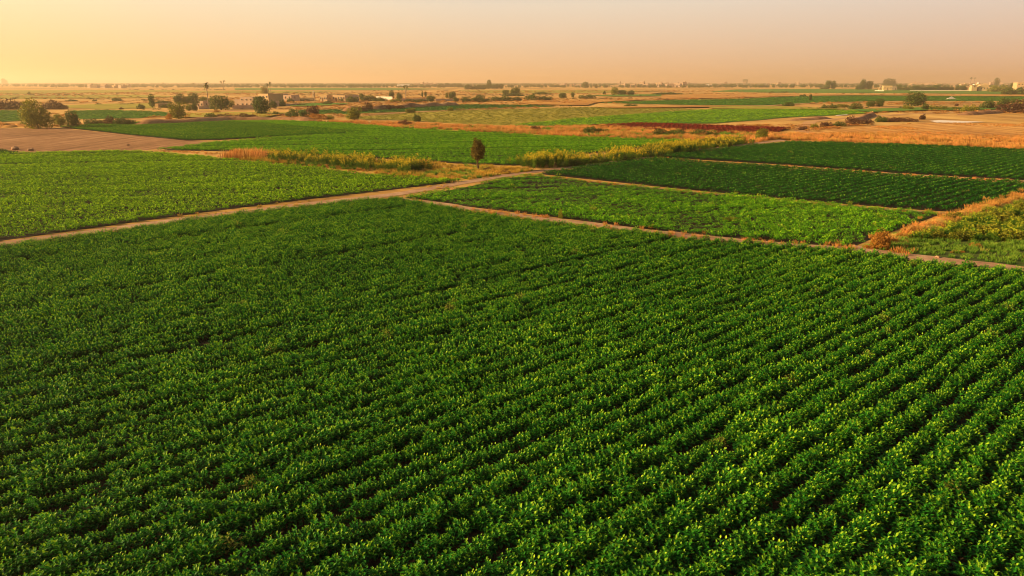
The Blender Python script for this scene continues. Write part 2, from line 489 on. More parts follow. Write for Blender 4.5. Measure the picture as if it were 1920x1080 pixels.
TRACK = [(-260, 499), (0, 459), (150, 438), (300, 418), (450, 398), (600, 380), (740, 366), (850, 346), (950, 328), (1010, 321), (1100, 311),
         (1200, 297), (1300, 283), (1400, 271), (1480, 262), (1530, 253)]
ribbon('dirt_track', TRACK, 1.65, .03, M['track'], 'pale dirt track running between the crops', 'track')
ribbon('dirt_track', [(745, 372), (870, 391), (960, 403), (1060, 415), (1180, 430), (1300, 445), (1450, 457), (1600, 468)], 1.2, .036, M['track'],
       'narrow orange dirt strip between the crop rows and the patchy crop', 'track', wob=.4)
ribbon('dirt_track', [(1590, 466), (1640, 473), (1700, 482), (1800, 494), (1920, 508), (2100, 530), (2300, 556)], 1.7, .042, M['track'],
       'dirt track at the right end of the crop rows', 'track', wob=.35)
ribbon('dirt_track', [(985, 327), (1120, 342), (1300, 361), (1500, 380), (1700, 396), (1780, 401)], .5, .036, M['track'],
       'thin dirt strip in front of the nearer dark crop', 'track', wob=.3)
ribbon('dirt_track', [(1225, 296), (1300, 301), (1450, 310), (1700, 328), (1920, 340), (2150, 352)], .7, .036, M['track'],
       'thin dirt strip between the two dark crops', 'track', wob=.3)


# ------------------------------------------------------------------ leaves, tufts and plants to be scattered
def leaf_quads(V, Fc, A, base, d, up, L, W, leaf_tone, curl=0.25, full=False):
    """one leaf, folded along its rib and bending down towards the tip; full ones have a rounder outline"""
    d = d / np.linalg.norm(d)
    s = np.cross(d, up); s /= (np.linalg.norm(s) + 1e-9)
    u = np.cross(s, d)
    i = len(V)
    tip = base + d * L - u * L * curl
    if full:
        m1 = base + d * L * .32
        m2 = base + d * L * .70 - u * L * curl * .45
        V += [base, m1 - s * W / 2 + u * W * .2, m1, m1 + s * W / 2 + u * W * .2,
              m2 - s * W * .42 + u * W * .16, m2, m2 + s * W * .42 + u * W * .16, tip]
        A += [leaf_tone] * 8
        Fc += [(i, i + 2, i + 1), (i, i + 3, i + 2), (i + 1, i + 2, i + 5, i + 4), (i + 2, i + 3, i + 6, i + 5), (i + 4, i + 5, i + 7), (i + 5, i + 6, i + 7)]
        return
    m1 = base + d * L * 0.42
    V += [base, m1 - s * W / 2 + u * W * .22, m1, m1 + s * W / 2 + u * W * .22, tip]
    A += [leaf_tone] * 5
    Fc += [(i, i + 2, i + 1), (i, i + 3, i + 2), (i + 1, i + 2, i + 4), (i + 2, i + 3, i + 4)]


def proto(name, V, Fc, A, mat):
    me = bpy.data.meshes.new(name)
    me.from_pydata([tuple(v) for v in V], [], Fc)
    at_ = me.attributes.new('leaf_tone', 'FLOAT', 'POINT')
    at_.data.foreach_set('value', np.array(A, dtype=np.float32))
    me.materials.append(mat)
    return bpy.data.objects.new(name, me)


def make_collection(name, objs):
    c = bpy.data.collections.new(name)
    for o in objs: c.objects.link(o)
    return c


def crop_plant(seed, mat, shoots=13, rad=0.31, hgt=0.50, L=0.096, W=0.054, per=8):
    r = np.random.default_rng(seed)
    V, Fc, A = [], [], []
    for k in range(shoots):
        a = k * 2.4 + r.uniform(-.4, .4)
        rr = rad * math.sqrt((k + .3) / shoots) * r.uniform(.8, 1.1)
        h = hgt * (1 - .5 * (rr / rad) ** 2) * r.uniform(.68, 1.25)
        top = np.array([rr * math.cos(a), rr * math.sin(a), h])
        lean = np.array([math.cos(a), math.sin(a), 0]) * .35 * rr / rad
        for j in range(per):
            t = j / (per - 1)                       # 0 old low leaves .. 1 young tip leaves
            az = j * 2.4 + r.uniform(-.3, .3)
            el = R(5 + 60 * t + r.uniform(-12, 12))
            d = np.array([math.cos(az) * math.cos(el), math.sin(az) * math.cos(el), math.sin(el)]) + lean
            b = top * np.array([1, 1, .45 + .5 * t]) - np.array([0, 0, .02])
            s = (1.25 - .5 * t) * r.uniform(.8, 1.2)
            leaf_tone = min(1, max(0, .12 + .75 * t ** 1.6 + r.uniform(-.15, .15)))  # young tips paler; sunlit tips and shaded low leaves also painted in
            leaf_quads(V, Fc, A, b, d, np.array([0, 0, 1.0]), L * s, W * s, leaf_tone, r.uniform(.05, .4), True)
    for k in range(30):                             # old broad leaves low over the furrow, shade of the gaps painted in
        a = r.uniform(0, 6.28); rr = rad * r.uniform(.35, 1.1); el = R(r.uniform(-15, 30)); az = a + r.uniform(-.9, .9)
        d = np.array([math.cos(az) * math.cos(el), math.sin(az) * math.cos(el), math.sin(el)])
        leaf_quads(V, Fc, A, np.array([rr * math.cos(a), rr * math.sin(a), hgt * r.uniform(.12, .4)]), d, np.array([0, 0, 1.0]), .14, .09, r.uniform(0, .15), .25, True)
    return proto('crop_plant', V, Fc, A, mat)


def crop_clump(seed, mat, n=34, rad=0.4, hgt=0.45, L=0.2, W=0.11):
    """the same plant for fields far off: fewer, larger leaves"""
    r = np.random.default_rng(seed)
    V, Fc, A = [], [], []
    for k in range(n):
        a = r.uniform(0, 6.28); rr = rad * math.sqrt(r.uniform(0, 1))
        hf = r.uniform(.35, 1.1)
        h = hgt * (1 - .5 * (rr / rad) ** 2) * hf
        el = R(r.uniform(5, 75)); az = r.uniform(0, 6.28)
        d = np.array([math.cos(az) * math.cos(el), math.sin(az) * math.cos(el), math.sin(el)])
        leaf_quads(V, Fc, A, np.array([rr * math.cos(a), rr * math.sin(a), h * .8]), d, np.array([0, 0, 1.0]),
                   L * r.uniform(.7, 1.2), W * r.uniform(.7, 1.2), min(1, max(0, (h / hgt) ** 1.6 * .85 + r.uniform(-.2, .2))))  # light on top leaves and shade on low ones put into the colour
    return proto('crop_clump', V, Fc, A, mat)


def grass_tuft(seed, mat, n=34, rad=0.35, hgt=0.6, w=0.035, lean=0.35, head=0.0):
    r = np.random.default_rng(seed)
    V, Fc, A = [], [], []
    for k in range(n):
        a = r.uniform(0, 6.28); rr = rad * math.sqrt(r.uniform(0, 1))
        b = np.array([rr * math.cos(a), rr * math.sin(a), 0.0])
        h = hgt * r.uniform(.5, 1.15)
        az = r.uniform(0, 6.28)
        o = np.array([math.cos(az), math.sin(az), 0]) * h * lean * r.uniform(.2, 1) + np.array([math.cos(a), math.sin(a), 0]) * rr * .5
        s = np.array([-math.sin(az), math.cos(az), 0]) * w
        mid = b + o * .4 + np.array([0, 0, h * .6]); tip = b + o + np.array([0, 0, h])
        i = len(V)
        V += [b - s * .5, b + s * .5, mid - s * .5, mid + s * .5, tip]
        A += [.05, .05, .5, .5, .95]
        Fc += [(i, i + 1, i + 3, i + 2), (i + 2, i + 3, i + 4)]
        if head and r.uniform() < head:
            for q in range(5):
                dd = r.normal(size=3); dd[2] = abs(dd[2])
                leaf_quads(V, Fc, A, tip - np.array([0, 0, r.uniform(0, .3) * h]), dd, np.array([0, 0, 1.0]), .10, .07, 1.0, 0)
    return proto('grass_tuft', V, Fc, A, mat)


def weed_stalk(seed, mat, n=9, rad=0.45, hgt=1.4):
    """tall flowering weeds: leafy green below, yellow heads on top"""
    r = np.random.default_rng(seed)
    V, Fc, A = [], [], []
    up = np.array([0, 0, 1.0])
    for k in range(n):
        a = r.uniform(0, 6.28); rr = rad * math.sqrt(r.uniform(0, 1))
        b = np.array([rr * math.cos(a), rr * math.sin(a), 0.0])
        h = hgt * r.uniform(.7, 1.12)
        top = b + np.array([r.uniform(-.12, .12), r.uniform(-.12, .12), h])
        i = len(V); s = np.array([.012, 0, 0])
        V += [b - s, b + s, top]; A += [0, 0, .5]; Fc += [(i, i + 1, i + 2)]
        for j in range(16):
            t = r.uniform(.12, 1)
            p = b + (top - b) * t
            az = r.uniform(0, 6.28); el = R(r.uniform(0, 60))
            d = np.array([math.cos(az) * math.cos(el), math.sin(az) * math.cos(el), math.sin(el)])
            if t < .66: leaf_quads(V, Fc, A, p, d, up, .26, .10, r.uniform(0, .45))
            else: leaf_quads(V, Fc, A, p, d, up, .15, .075, min(1, .55 + (t - .66) * 1.8 + r.uniform(-.15, .1)), 0)
    return proto('weed_stalk', V, Fc, A, mat)


def gn_tree(coll):
    g = bpy.data.node_groups.new('scatter', 'GeometryNodeTree')
    g.interface.new_socket('Geometry', in_out='INPUT', socket_type='NodeSocketGeometry')
    g.interface.new_socket('Geometry', in_out='OUTPUT', socket_type='NodeSocketGeometry')
    N, L = g.nodes, g.links
    gi, go = N.new('NodeGroupInput'), N.new('NodeGroupOutput')
    ci = N.new('GeometryNodeCollectionInfo')
    ci.inputs['Collection'].default_value = coll
    ci.inputs['Separate Children'].default_value = True
    ci.inputs['Reset Children'].default_value = True
    ip = N.new('GeometryNodeInstanceOnPoints')
    ip.inputs['Pick Instance'].default_value = True

    def na(name, typ):
        a = N.new('GeometryNodeInputNamedAttribute'); a.data_type = typ
        a.inputs['Name'].default_value = name
        return a.outputs['Attribute']
    L.new(gi.outputs[0], ip.inputs['Points'])
    L.new(ci.outputs[0], ip.inputs['Instance'])
    L.new(na('pick', 'INT'), ip.inputs['Instance Index'])
    L.new(na('turn', 'FLOAT_VECTOR'), ip.inputs['Rotation'])
    L.new(na('size', 'FLOAT_VECTOR'), ip.inputs['Scale'])
    L.new(ip.outputs[0], go.inputs[0])
    return g


def scatter(name, pts, size, coll, label, cat, tilt=0.12, z=0.0, zs=None, rz=None):
    n = len(pts)
    me = bpy.data.meshes.new(name)
    co = np.zeros((n, 3), np.float32); co[:, :2] = pts[:, :2]; co[:, 2] = pts[:, 2] if pts.shape[1] > 2 else z
    me.vertices.add(n); me.vertices.foreach_set('co', co.ravel())
    rot = np.stack([rng.uniform(-tilt, tilt, n), rng.uniform(-tilt, tilt, n), rng.uniform(0, 6.283, n)], 1).astype(np.float32)
    sc = np.stack([size, size, size if zs is None else size * zs], 1).astype(np.float32)
    me.attributes.new('turn', 'FLOAT_VECTOR', 'POINT').data.foreach_set('vector', rot.ravel())
    me.attributes.new('size', 'FLOAT_VECTOR', 'POINT').data.foreach_set('vector', sc.ravel())
    me.attributes.new('pick', 'INT', 'POINT').data.foreach_set('value', rng.integers(0, len(coll.objects), n).astype(np.int32))
    o = link(name, me)
    md = o.modifiers.new('scatter', 'NODES'); md.node_group = gn_tree(coll)
    tag(o, label, cat, kind='stuff')
    return o


def inside(P, poly):
    x, y = P[:, 0], P[:, 1]
    c = np.zeros(len(P), bool)
    n = len(poly)
    for i in range(n):
        x1, y1 = poly[i]; x2, y2 = poly[(i + 1) % n]
        k = ((y1 > y) != (y2 > y)) & (x < (x2 - x1) * (y - y1) / (y2 - y1 + 1e-12) + x1)
        c ^= k
    return c


def vnoise(P, s, seed=0):
    """smooth value noise in 0..1 on the ground"""
    g = np.random.default_rng(seed).uniform(0, 1, (257, 257))
    q = P[:, :2] / s + 1000.3
    i = np.floor(q).astype(int); f = q - i; f = f * f * (3 - 2 * f)
    a = lambda dx, dy: g[(i[:, 0] + dx) % 256, (i[:, 1] + dy) % 256]
    return (a(0, 0) * (1 - f[:, 0]) + a(1, 0) * f[:, 0]) * (1 - f[:, 1]) + (a(0, 1) * (1 - f[:, 0]) + a(1, 1) * f[:, 0]) * f[:, 1]


def rows(poly, az, gap, along, jit=0.08, drop=0.01):
    """plant positions in straight rows running towards azimuth az, clipped to the field"""
    P = np.array(poly)
    u = np.array([math.sin(az), math.cos(az)]); v = np.array([math.cos(az), -math.sin(az)])
    a, b = P @ u, P @ v
    ia = np.arange(a.min(), a.max(), along); ib = np.arange(b.min(), b.max(), gap)
    A, B = np.meshgrid(ia, ib)
    A = A + rng.uniform(-.5, .5, A.shape) * along * .8
    B = B + rng.normal(0, jit, B.shape)
    Q = A.ravel()[:, None] * u + B.ravel()[:, None] * v
    Q = Q[inside(Q, poly)]
    return Q[rng.uniform(size=len(Q)) > drop]


def rowvar(Q, az, gap, amp, seed=3):
    """rows that grew a little better or worse than their neighbours"""
    v = np.array([math.cos(az), -math.sin(az)])
    f = np.random.default_rng(seed).normal(0, amp, 4000)
    k = np.random.default_rng(seed + 1).uniform(0, 1, 4000) < .06
    f[k] -= amp * 3
    return f[(np.round(Q @ v / gap).astype(int) + 2000) % 4000]


def spread(poly, dens):
    P = np.array(poly); lo, hi = P.min(0), P.max(0)
    n = int((hi[0] - lo[0]) * (hi[1] - lo[1]) * dens)
    Q = rng.uniform(lo, hi, (n, 2))
    return Q[inside(Q, poly)]


def in_view(Q, mx=8.0):
    """drop what could never come into the picture or a step to its side"""
    zc = Q[:, 1] * math.cos(TILT) + H * math.sin(TILT)
    yc = -(-H * math.cos(TILT) + Q[:, 1] * math.sin(TILT))
    return Q[(np.abs(Q[:, 0]) < zc * 0.75 + mx) & (zc > 1) & (Q[:, 1] > 8.5)]


ROW_AZ = math.atan2(2540 - 960, math.hypot(F, 386))
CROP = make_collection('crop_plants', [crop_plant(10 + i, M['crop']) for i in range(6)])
CLUMP = make_collection('crop_clumps', [crop_clump(30 + i, M['crop_mid']) for i in range(5)])
CLUMP_LEFT = make_collection('left_clumps', [crop_clump(130 + i, M['crop_left']) for i in range(5)])
CLUMP_FAR = make_collection('far_clumps', [crop_clump(140 + i, M['crop_far']) for i in range(5)])
GOLD_Y = make_collection('yellow_tufts', [grass_tuft(150 + i, M['gold_y'], hgt=.55) for i in range(5)])
CLUMP_RIGHT = make_collection('right_clumps', [crop_clump(160 + i, M['crop_right'], n=44, L=.17, W=.08) for i in range(5)])
CLUMP_DK = make_collection('dark_clumps', [crop_clump(40 + i, M['crop_dark']) for i in range(5)])
CLUMP_MAIN = make_collection('main_clumps', [crop_clump(50 + i, M['crop'], n=80, L=.15, W=.075, hgt=.55, rad=.5) for i in range(6)])
CLUMP_RED = make_collection('red_clumps', [crop_clump(60 + i, M['crop_red']) for i in range(4)])
GOLD = make_collection('gold_tufts', [grass_tuft(70 + i, M['gold']) for i in range(5)])
GRASS = make_collection('green_tufts', [grass_tuft(80 + i, M['green_grass'], n=40, hgt=.45) for i in range(5)])
WEED_G = make_collection('green_weeds', [weed_stalk(190 + i, M['weed_green'], n=12, hgt=1.1) for i in range(5)])
WEED = make_collection('weed_stalks', [weed_stalk(90 + i, M['weed']) for i in range(6)])

q = in_view(rows(poly_xy(MAIN), ROW_AZ, .74, .22, jit=.06))
vv = np.array([math.cos(ROW_AZ), -math.sin(ROW_AZ)])
ri = np.round(q @ vv / .74).astype(int) + 400
rowf = rng.normal(0, .03, 800); rowf[::14] -= .16; rowf[5::33] -= .22
sz = .93 + (vnoise(q, 1.3, 1) - .5) * .34 + (vnoise(q, 14, 2) - .5) * .18 + rng.normal(0, .12, len(q)) + rowf[ri]
near = q[:, 1] < 1e5
print('main near', near.sum(), 'far', (~near).sum())
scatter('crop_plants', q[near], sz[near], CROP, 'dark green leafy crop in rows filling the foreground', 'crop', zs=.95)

q = in_view(rows(poly_xy(LEFT), R(82), .95, .36)); print(len(q))
scatter('crop_plants', q, .85 + (vnoise(q, 3, 3) - .5) * .35 + rowvar(q, R(82), .95, .10), CLUMP_LEFT, 'bright green crop on the left of the track', 'crop')
q = in_view(rows(poly_xy(LEFT_TIP), R(82), .95, .4))
scatter('crop_plants', q, .85 + (vnoise(q, 3, 3) - .5) * .3, CLUMP_DK, 'small corner of dark crop at the left edge', 'crop')
q = in_view(rows(poly_xy(STRIP), R(80), 1.1, .5)); print(len(q))
scatter('crop_plants', q, 1.1 + (vnoise(q, 5, 3) - .5) * .3, CLUMP, 'darker crop strip beyond the bare brown field', 'crop')
q = in_view(rows(poly_xy(FAR_GREEN), R(80), 1.15, .45)); print(len(q))
scatter('crop_plants', q, 1.0 + (vnoise(q, 5, 3) - .5) * .25 + rowvar(q, R(80), 1.15, .10, 8), CLUMP_FAR, 'wide green crop behind the lone tree', 'crop')
q = in_view(rows(poly_xy(RIGHT_LIGHT), R(78), .8, .36, jit=.2, drop=.04)); print(len(q))
k = vnoise(q, 5, 9) > .03
q = q[k]
scatter('crop_plants', q, .8 + (vnoise(q, 3.5, 5) - .5) * .6 + rowvar(q, R(78), .8, .06, 5), CLUMP_RIGHT, 'light green patchy crop right of the track junction', 'crop')
q = in_view(rows(poly_xy(DARK_A), ROW_AZ, 1.0, .42)); print(len(q))
scatter('crop_plants', q, 1.0 + (vnoise(q, 4, 3) - .5) * .2, CLUMP_DK, 'nearer dark green crop on the right', 'crop')
q = in_view(rows(poly_xy(DARK_B), ROW_AZ, 1.0, .42)); print(len(q))
scatter('crop_plants', q, 1.0 + (vnoise(q, 4, 3) - .5) * .2, CLUMP_DK, 'farther dark green crop on the right', 'crop')
q = in_view(rows(poly_xy(RED), R(14), 1.05, .5)); print(len(q))
scatter('crop_plants', q, 1.5 + (vnoise(q, 4, 3) - .5) * .2, CLUMP_RED, 'dark red leafed crop in ribbed rows', 'crop', zs=.75)

CLUMP_OLIVE = make_collection('olive_clumps', [crop_clump(65 + i, M['olive'], n=24, hgt=.3) for i in range(4)])
SCRUB_GOLD = make_collection('scrub_gold', [crop_clump(165 + i, M['gold'], n=40, hgt=.5, L=.25) for i in range(4)])
SCRUB_BROWN = make_collection('scrub_brown', [crop_clump(175 + i, M['tree_brown'], n=50, hgt=.6, L=.22) for i in range(4)])

q = in_view(rows(poly_xy(GREEN_D), R(78), 1.7, 1.5), 20); print('green_d', len(q))
scatter('crop_plants', q, 1.9 + (vnoise(q, 9, 3) - .5) * .5, CLUMP_LEFT, 'low bright green crop beyond the red crop', 'crop', zs=.45, z=.08)
q = in_view(rows(poly_xy(OLIVE), R(78), 2.4, 1.9, drop=.2), 20); print('olive', len(q))
scatter('crop_plants', q, 1.8 + (vnoise(q, 9, 3) - .5) * .5, CLUMP_OLIVE, 'sparse olive yellow crop beyond the golden band', 'crop', zs=.5, z=.05)
q = in_view(rows(poly_xy(DARKFAR_1), R(78), 3.2, 2.6), 30); print('darkfar', len(q))
scatter('crop_plants', q, 3.2 + (vnoise(q, 9, 3) - .5) * .5, CLUMP, 'long dark green crop strip in the middle distance', 'crop', zs=.3, z=.12)
q = in_view(rows(poly_xy(GREENFAR_3), R(78), 2.6, 2.2), 30); print('greenfar3', len(q))
scatter('crop_plants', q, 2.6 + (vnoise(q, 9, 3) - .5) * .5, CLUMP_DK, 'narrow dark crop strip beyond the olive field', 'crop', zs=.4, z=.14)
for pl, lab in ((LEFTFAR_G1, 'green crop behind the big round tree at the left edge'), (LEFTFAR_G2, 'green crop strip right of the big round tree')):
    q = in_view(rows(poly_xy(pl), R(80), 2.4, 2.0), 30)
    scatter('crop_plants', q, 2.4 + (vnoise(q, 9, 3) - .5) * .5, CLUMP, lab, 'crop', zs=.35, z=.12)

# dry grass
def band(pl, dens, s, name, label, cat, coll=GOLD, thin=.35, zs=None, ns=4, z=0.02):
    q = in_view(spread(poly_xy(pl), dens), 15)
    k = vnoise(q, ns, 21)
    q = q[k > thin]
    scatter(name, q, s * (0.7 + .6 * vnoise(q, ns * .7, 22)) * rng.uniform(.8, 1.2, len(q)), coll, label, cat, zs=zs, z=z)
    print(name, len(q))


band(GOLD_MID, 3.0, .7, 'dry_grass', 'golden dry grass around the lone tree', 'grass', thin=.35, coll=GOLD_Y)
band(GOLD_MID, 2.0, .7, 'green_grass', 'green tufts among the dry grass around the lone tree', 'grass', thin=.5, coll=GRASS, ns=3.1)
band(GOLD_BAND, .5, 1.0, 'green_grass', 'olive tufts among the golden band', 'grass', thin=.5, coll=GRASS, ns=6)
band(GOLD_BAND, 1.2, 1.0, 'dry_grass', 'golden dry grass band beyond the wide green crop', 'grass', thin=.3)
band(ORANGE_BAND, 1.5, .95, 'dry_grass', 'orange dry grass band behind the dark crops', 'grass', thin=.32, ns=3)
band(ORANGE_BAND, .35, .9, 'dry_grass', 'yellower tufts mixed into the orange dry grass band', 'grass', thin=.4, coll=GOLD_Y, ns=7)
band(STUBBLE, 1.0, .7, 'dry_grass', 'short dry stubble tufts at the right', 'grass', thin=.5, ns=9, zs=.5)
band(WEEDY, 5, .5, 'green_grass', 'weedy green grass beside the orange reeds', 'grass', coll=GRASS, thin=.1)


def along_line(pix, dens, spreadw, z=0.0):
    P = [at(x, y)[:2] for x, y in pix]
    out = []
    for a, b in zip(P[:-1], P[1:]):
        d = math.hypot(b[0] - a[0], b[1] - a[1])
        n = max(1, int(d * dens))
        t = rng.uniform(0, 1, n)
        nx, ny = -(b[1] - a[1]) / d, (b[0] - a[0]) / d
        o = rng.normal(0, spreadw, n)
        out.append(np.stack([a[0] + (b[0] - a[0]) * t + nx * o, a[1] + (b[1] - a[1]) * t + ny * o], 1))
    return np.concatenate(out)


q = along_line([(755, 372), (870, 391), (960, 403), (1060, 415), (1180, 430), (1300, 445), (1450, 457), (1600, 467)], 3.5, .55)
q = q[vnoise(q, 3, 5) > .4]
scatter('dry_grass', q, rng.uniform(.3, .6, len(q)), GOLD, 'dry grass tufts along the narrow strip beside the crop rows', 'grass')
q = along_line([(985, 328), (1120, 343), (1300, 362), (1500, 381), (1700, 397), (1780, 402)], 3, .3)
scatter('dry_grass', q, rng.uniform(.25, .5, len(q)), GOLD, 'dry grass edging the nearer dark crop', 'grass')
q = along_line([(1225, 296), (1300, 302), (1450, 311), (1700, 329), (1920, 341), (2100, 350)], 3, .3)
scatter('dry_grass', q, rng.uniform(.25, .5, len(q)), GOLD, 'dry grass between the two dark crops', 'grass')
q = along_line([(430, 291), (560, 308), (700, 322), (850, 338)], 6, .7)
scatter('dry_grass', q, rng.uniform(.3, .6, len(q)), GOLD, 'bright dry grass edging the left crop', 'grass')
q = along_line([(300, 284), (380, 287), (440, 290)], 4, .5)
scatter('dry_grass', q, rng.uniform(.3, .5, len(q)), GOLD, 'dry grass by the tip of the bare field', 'grass')
q = along_line([(1640, 462), (1700, 441), (1760, 421), (1800, 407), (1860, 390), (1930, 369), (2100, 330)], 10, .45)
q = q[vnoise(q, 2.0, 77) > .38]
scatter('dry_reeds', q, rng.uniform(.3, .72, len(q)), GOLD, 'tall orange dry reeds leaning along the bank at the right', 'reeds', z=.2)
q = in_view(spread(poly_xy([(1625, 470), (1700, 463), (1920, 480), (2200, 510), (2200, 545), (1920, 500), (1700, 480)]), 1.2), 10)
q = q[vnoise(q, 4, 31) > .55]
scatter('dry_grass', q, rng.uniform(.4, .8, len(q)), GOLD, 'small dry tufts on the grass by the right track', 'grass')

# tall flowering weeds
q = along_line([(518, 300), (600, 305), (700, 314), (790, 322)], 9, 1.6)
q = q[vnoise(q, 3, 91) > .12]
scatter('flowering_weeds', q, (.6 + .5 * vnoise(q, 3.5, 92)) * rng.uniform(.8, 1.2, len(q)), WEED, 'tall yellow green weeds left of the lone tree', 'weeds')
q = along_line([(440, 294), (505, 298)], 14, 1.2)
scatter('dry_reeds', q, rng.uniform(1.2, 2.2, len(q)), GOLD, 'clump of tall golden reeds at the left end of the weeds', 'reeds')
q = along_line([(975, 314), (1050, 309), (1120, 303), (1200, 293), (1300, 279), (1375, 270)], 10, 1.5)
q = q[vnoise(q, 3, 93) > .12]
scatter('flowering_weeds', q, (.6 + .55 * vnoise(q, 4, 94)) * rng.uniform(.8, 1.2, len(q)), WEED, 'yellow flowering weeds along the far side of the track', 'weeds')
q = in_view(spread(poly_xy([(1690, 452), (1760, 432), (1820, 412), (1880, 393), (1940, 380), (2200, 395), (2200, 470), (1920, 455), (1800, 452)]), 2.2), 10)
q = q[vnoise(q, 5, 41) > .2]
scatter('flowering_weeds', q, rng.uniform(.45, 1.0, len(q)), WEED_G, 'dense yellow green weeds on the slope at the right', 'weeds', zs=.7)
q = in_view(spread(poly_xy(RIGHT_LIGHT), .03), 5)
scatter('flowering_weeds', q, rng.uniform(.3, .55, len(q)), WEED_G, 'odd yellow weeds standing in the patchy crop', 'weeds')

# scrub over the open land far off, thinning out in patches
def far_scrub(coll, n, r0, r1, s0, s1, seed, thr, name, label):
    r = r0 * (r1 / r0) ** rng.uniform(0, 1, n); a = rng.uniform(-.68, .68, n)
    P = np.stack([r * np.sin(a), r * np.cos(a)], 1)
    lz = np.stack([P[:, 0] * .25, P[:, 1]], 1)
    P = P[(vnoise(lz, 28, seed) * .6 + vnoise(lz, 90, seed + 1) * .4) > thr]
    for pl in (OLIVE, GREEN_D, FAR_GREEN, DARKFAR_1, DARKFAR_2, RED, STRIP, BARE, STUBBLE, LEFT, DARK_B, GREENFAR_3, LEFTFAR_G1, LEFTFAR_G2, LEFTFAR_G3, DARK_A, ORANGE_BAND):
        P = P[~inside(P, poly_xy(pl))]
    d = np.hypot(P[:, 0], P[:, 1])
    s = rng.uniform(s0, s1, len(P)) * (1 + d / 600)
    scatter(name, P, s, coll, label, 'scrub', zs=.5)
    print(name, len(P))


far_scrub(SCRUB_GOLD, 14000, 150, 900, .8, 1.9, 51, .52, 'dry_scrub', 'golden dry scrub scattered over the open land')
far_scrub(SCRUB_BROWN, 3500, 165, 700, .7, 1.6, 53, .66, 'dry_scrub', 'reddish brown scrub scattered over the open land')


# ------------------------------------------------------------------ trees, bushes, palms
UPV = np.array([0, 0, 1.0])


def crown_mesh(seed, lobes, n, leaf, mat, name='crown'):
    """foliage: many small faces spread through the volume of several lobes; lobes are (x, y, z, rx, ry, rz)"""
    r = np.random.default_rng(seed)
    lob = np.array(lobes, float)
    vol = lob[:, 3] * lob[:, 4] * lob[:, 5]
    pick = r.choice(len(lob), n, p=vol ** .75 / (vol ** .75).sum())
    d = r.normal(size=(n, 3)); d /= np.linalg.norm(d, axis=1)[:, None]
    # lumpy surface: radius varies with direction
    ph = r.uniform(0, 6.28, (len(lob), 3))[pick]
    lump = 1 + .16 * np.sin(d[:, 0] * 5 + ph[:, 0]) * np.sin(d[:, 1] * 6 + ph[:, 1]) + .10 * np.sin(d[:, 2] * 9 + ph[:, 2])
    rad = r.uniform(.45, 1.04, n) ** .6 * lump
    c = lob[pick, :3] + d * lob[pick, 3:] * rad[:, None]
    c[:, 2] = np.maximum(c[:, 2], leaf * .4)
    nrm = d * .6 + r.normal(size=(n, 3)) * .8 + UPV * .3
    nrm /= np.linalg.norm(nrm, axis=1)[:, None]
    t1 = np.cross(nrm, r.normal(size=(n, 3))); t1 /= np.linalg.norm(t1, axis=1)[:, None]
    t2 = np.cross(nrm, t1)
    s = leaf * r.uniform(.55, 1.25, n)[:, None]
    V = np.stack([c - t1 * s, c - t2 * s * .45 + nrm * s * .12, c + t1 * s, c + t2 * s * .45 + nrm * s * .12], 1).reshape(-1, 3)
    me = bpy.data.meshes.new(name)
    me.vertices.add(4 * n); me.vertices.foreach_set('co', V.astype(np.float32).ravel())
    me.loops.add(4 * n); me.loops.foreach_set('vertex_index', np.arange(4 * n, dtype=np.int32))
    me.polygons.add(n)
    me.polygons.foreach_set('loop_start', np.arange(0, 4 * n, 4, dtype=np.int32))
    me.polygons.foreach_set('loop_total', np.full(n, 4, np.int32))
    me.update(); me.validate()
    leaf_tone = np.clip(.45 * r.uniform(0, 1, n) + .35 * (rad - .6) + .15, 0, 1)
    leaf_tone = np.where(r.uniform(size=n) > .9, .9, leaf_tone)
    me.attributes.new('leaf_tone', 'FLOAT', 'POINT').data.foreach_set('value', np.repeat(leaf_tone, 4).astype(np.float32))
    me.materials.append(mat)
    return me


def limb(V, Fc, p0, p1, r0, r1, k=6):
    p0, p1 = np.array(p0, float), np.array(p1, float)
    d = (p1 - p0) / np.linalg.norm(p1 - p0)
    a = np.cross(d, [0.3, 1, 0.1]); a /= np.linalg.norm(a); b = np.cross(d, a)
    i = len(V)
    for p, r_ in ((p0, r0), (p1, r1)):
        for j in range(k):
            t = 2 * math.pi * j / k
            V.append(p + (a * math.cos(t) + b * math.sin(t)) * r_)
    for j in range(k):
        Fc.append((i + j, i + (j + 1) % k, i + k + (j + 1) % k, i + k + j))


def trunk_mesh(seed, h, r0, spread_, mat, forks=5, top=.55):
    r = np.random.default_rng(seed)
    V, Fc = [], []
    a = np.array([0, 0, -.1]); b = np.array([r.uniform(-.04, .04) * h, r.uniform(-.04, .04) * h, h * top * .55])
    limb(V, Fc, a, b, r0 * 1.25, r0 * .8, 8)
    for k in range(forks):
        t = 2 * math.pi * k / forks + r.uniform(-.4, .4)
        c = b + np.array([math.cos(t) * spread_ * .5, math.sin(t) * spread_ * .5, h * .2])
        e = c + np.array([math.cos(t) * spread_ * .35, math.sin(t) * spread_ * .35, h * .22])
        limb(V, Fc, b - np.array([0, 0, .03 * h]), c, r0 * .5, r0 * .3)
        limb(V, Fc, c, e, r0 * .3, r0 * .08)
    me = new_mesh('trunk', V, Fc, True); me.materials.append(mat)
    return me


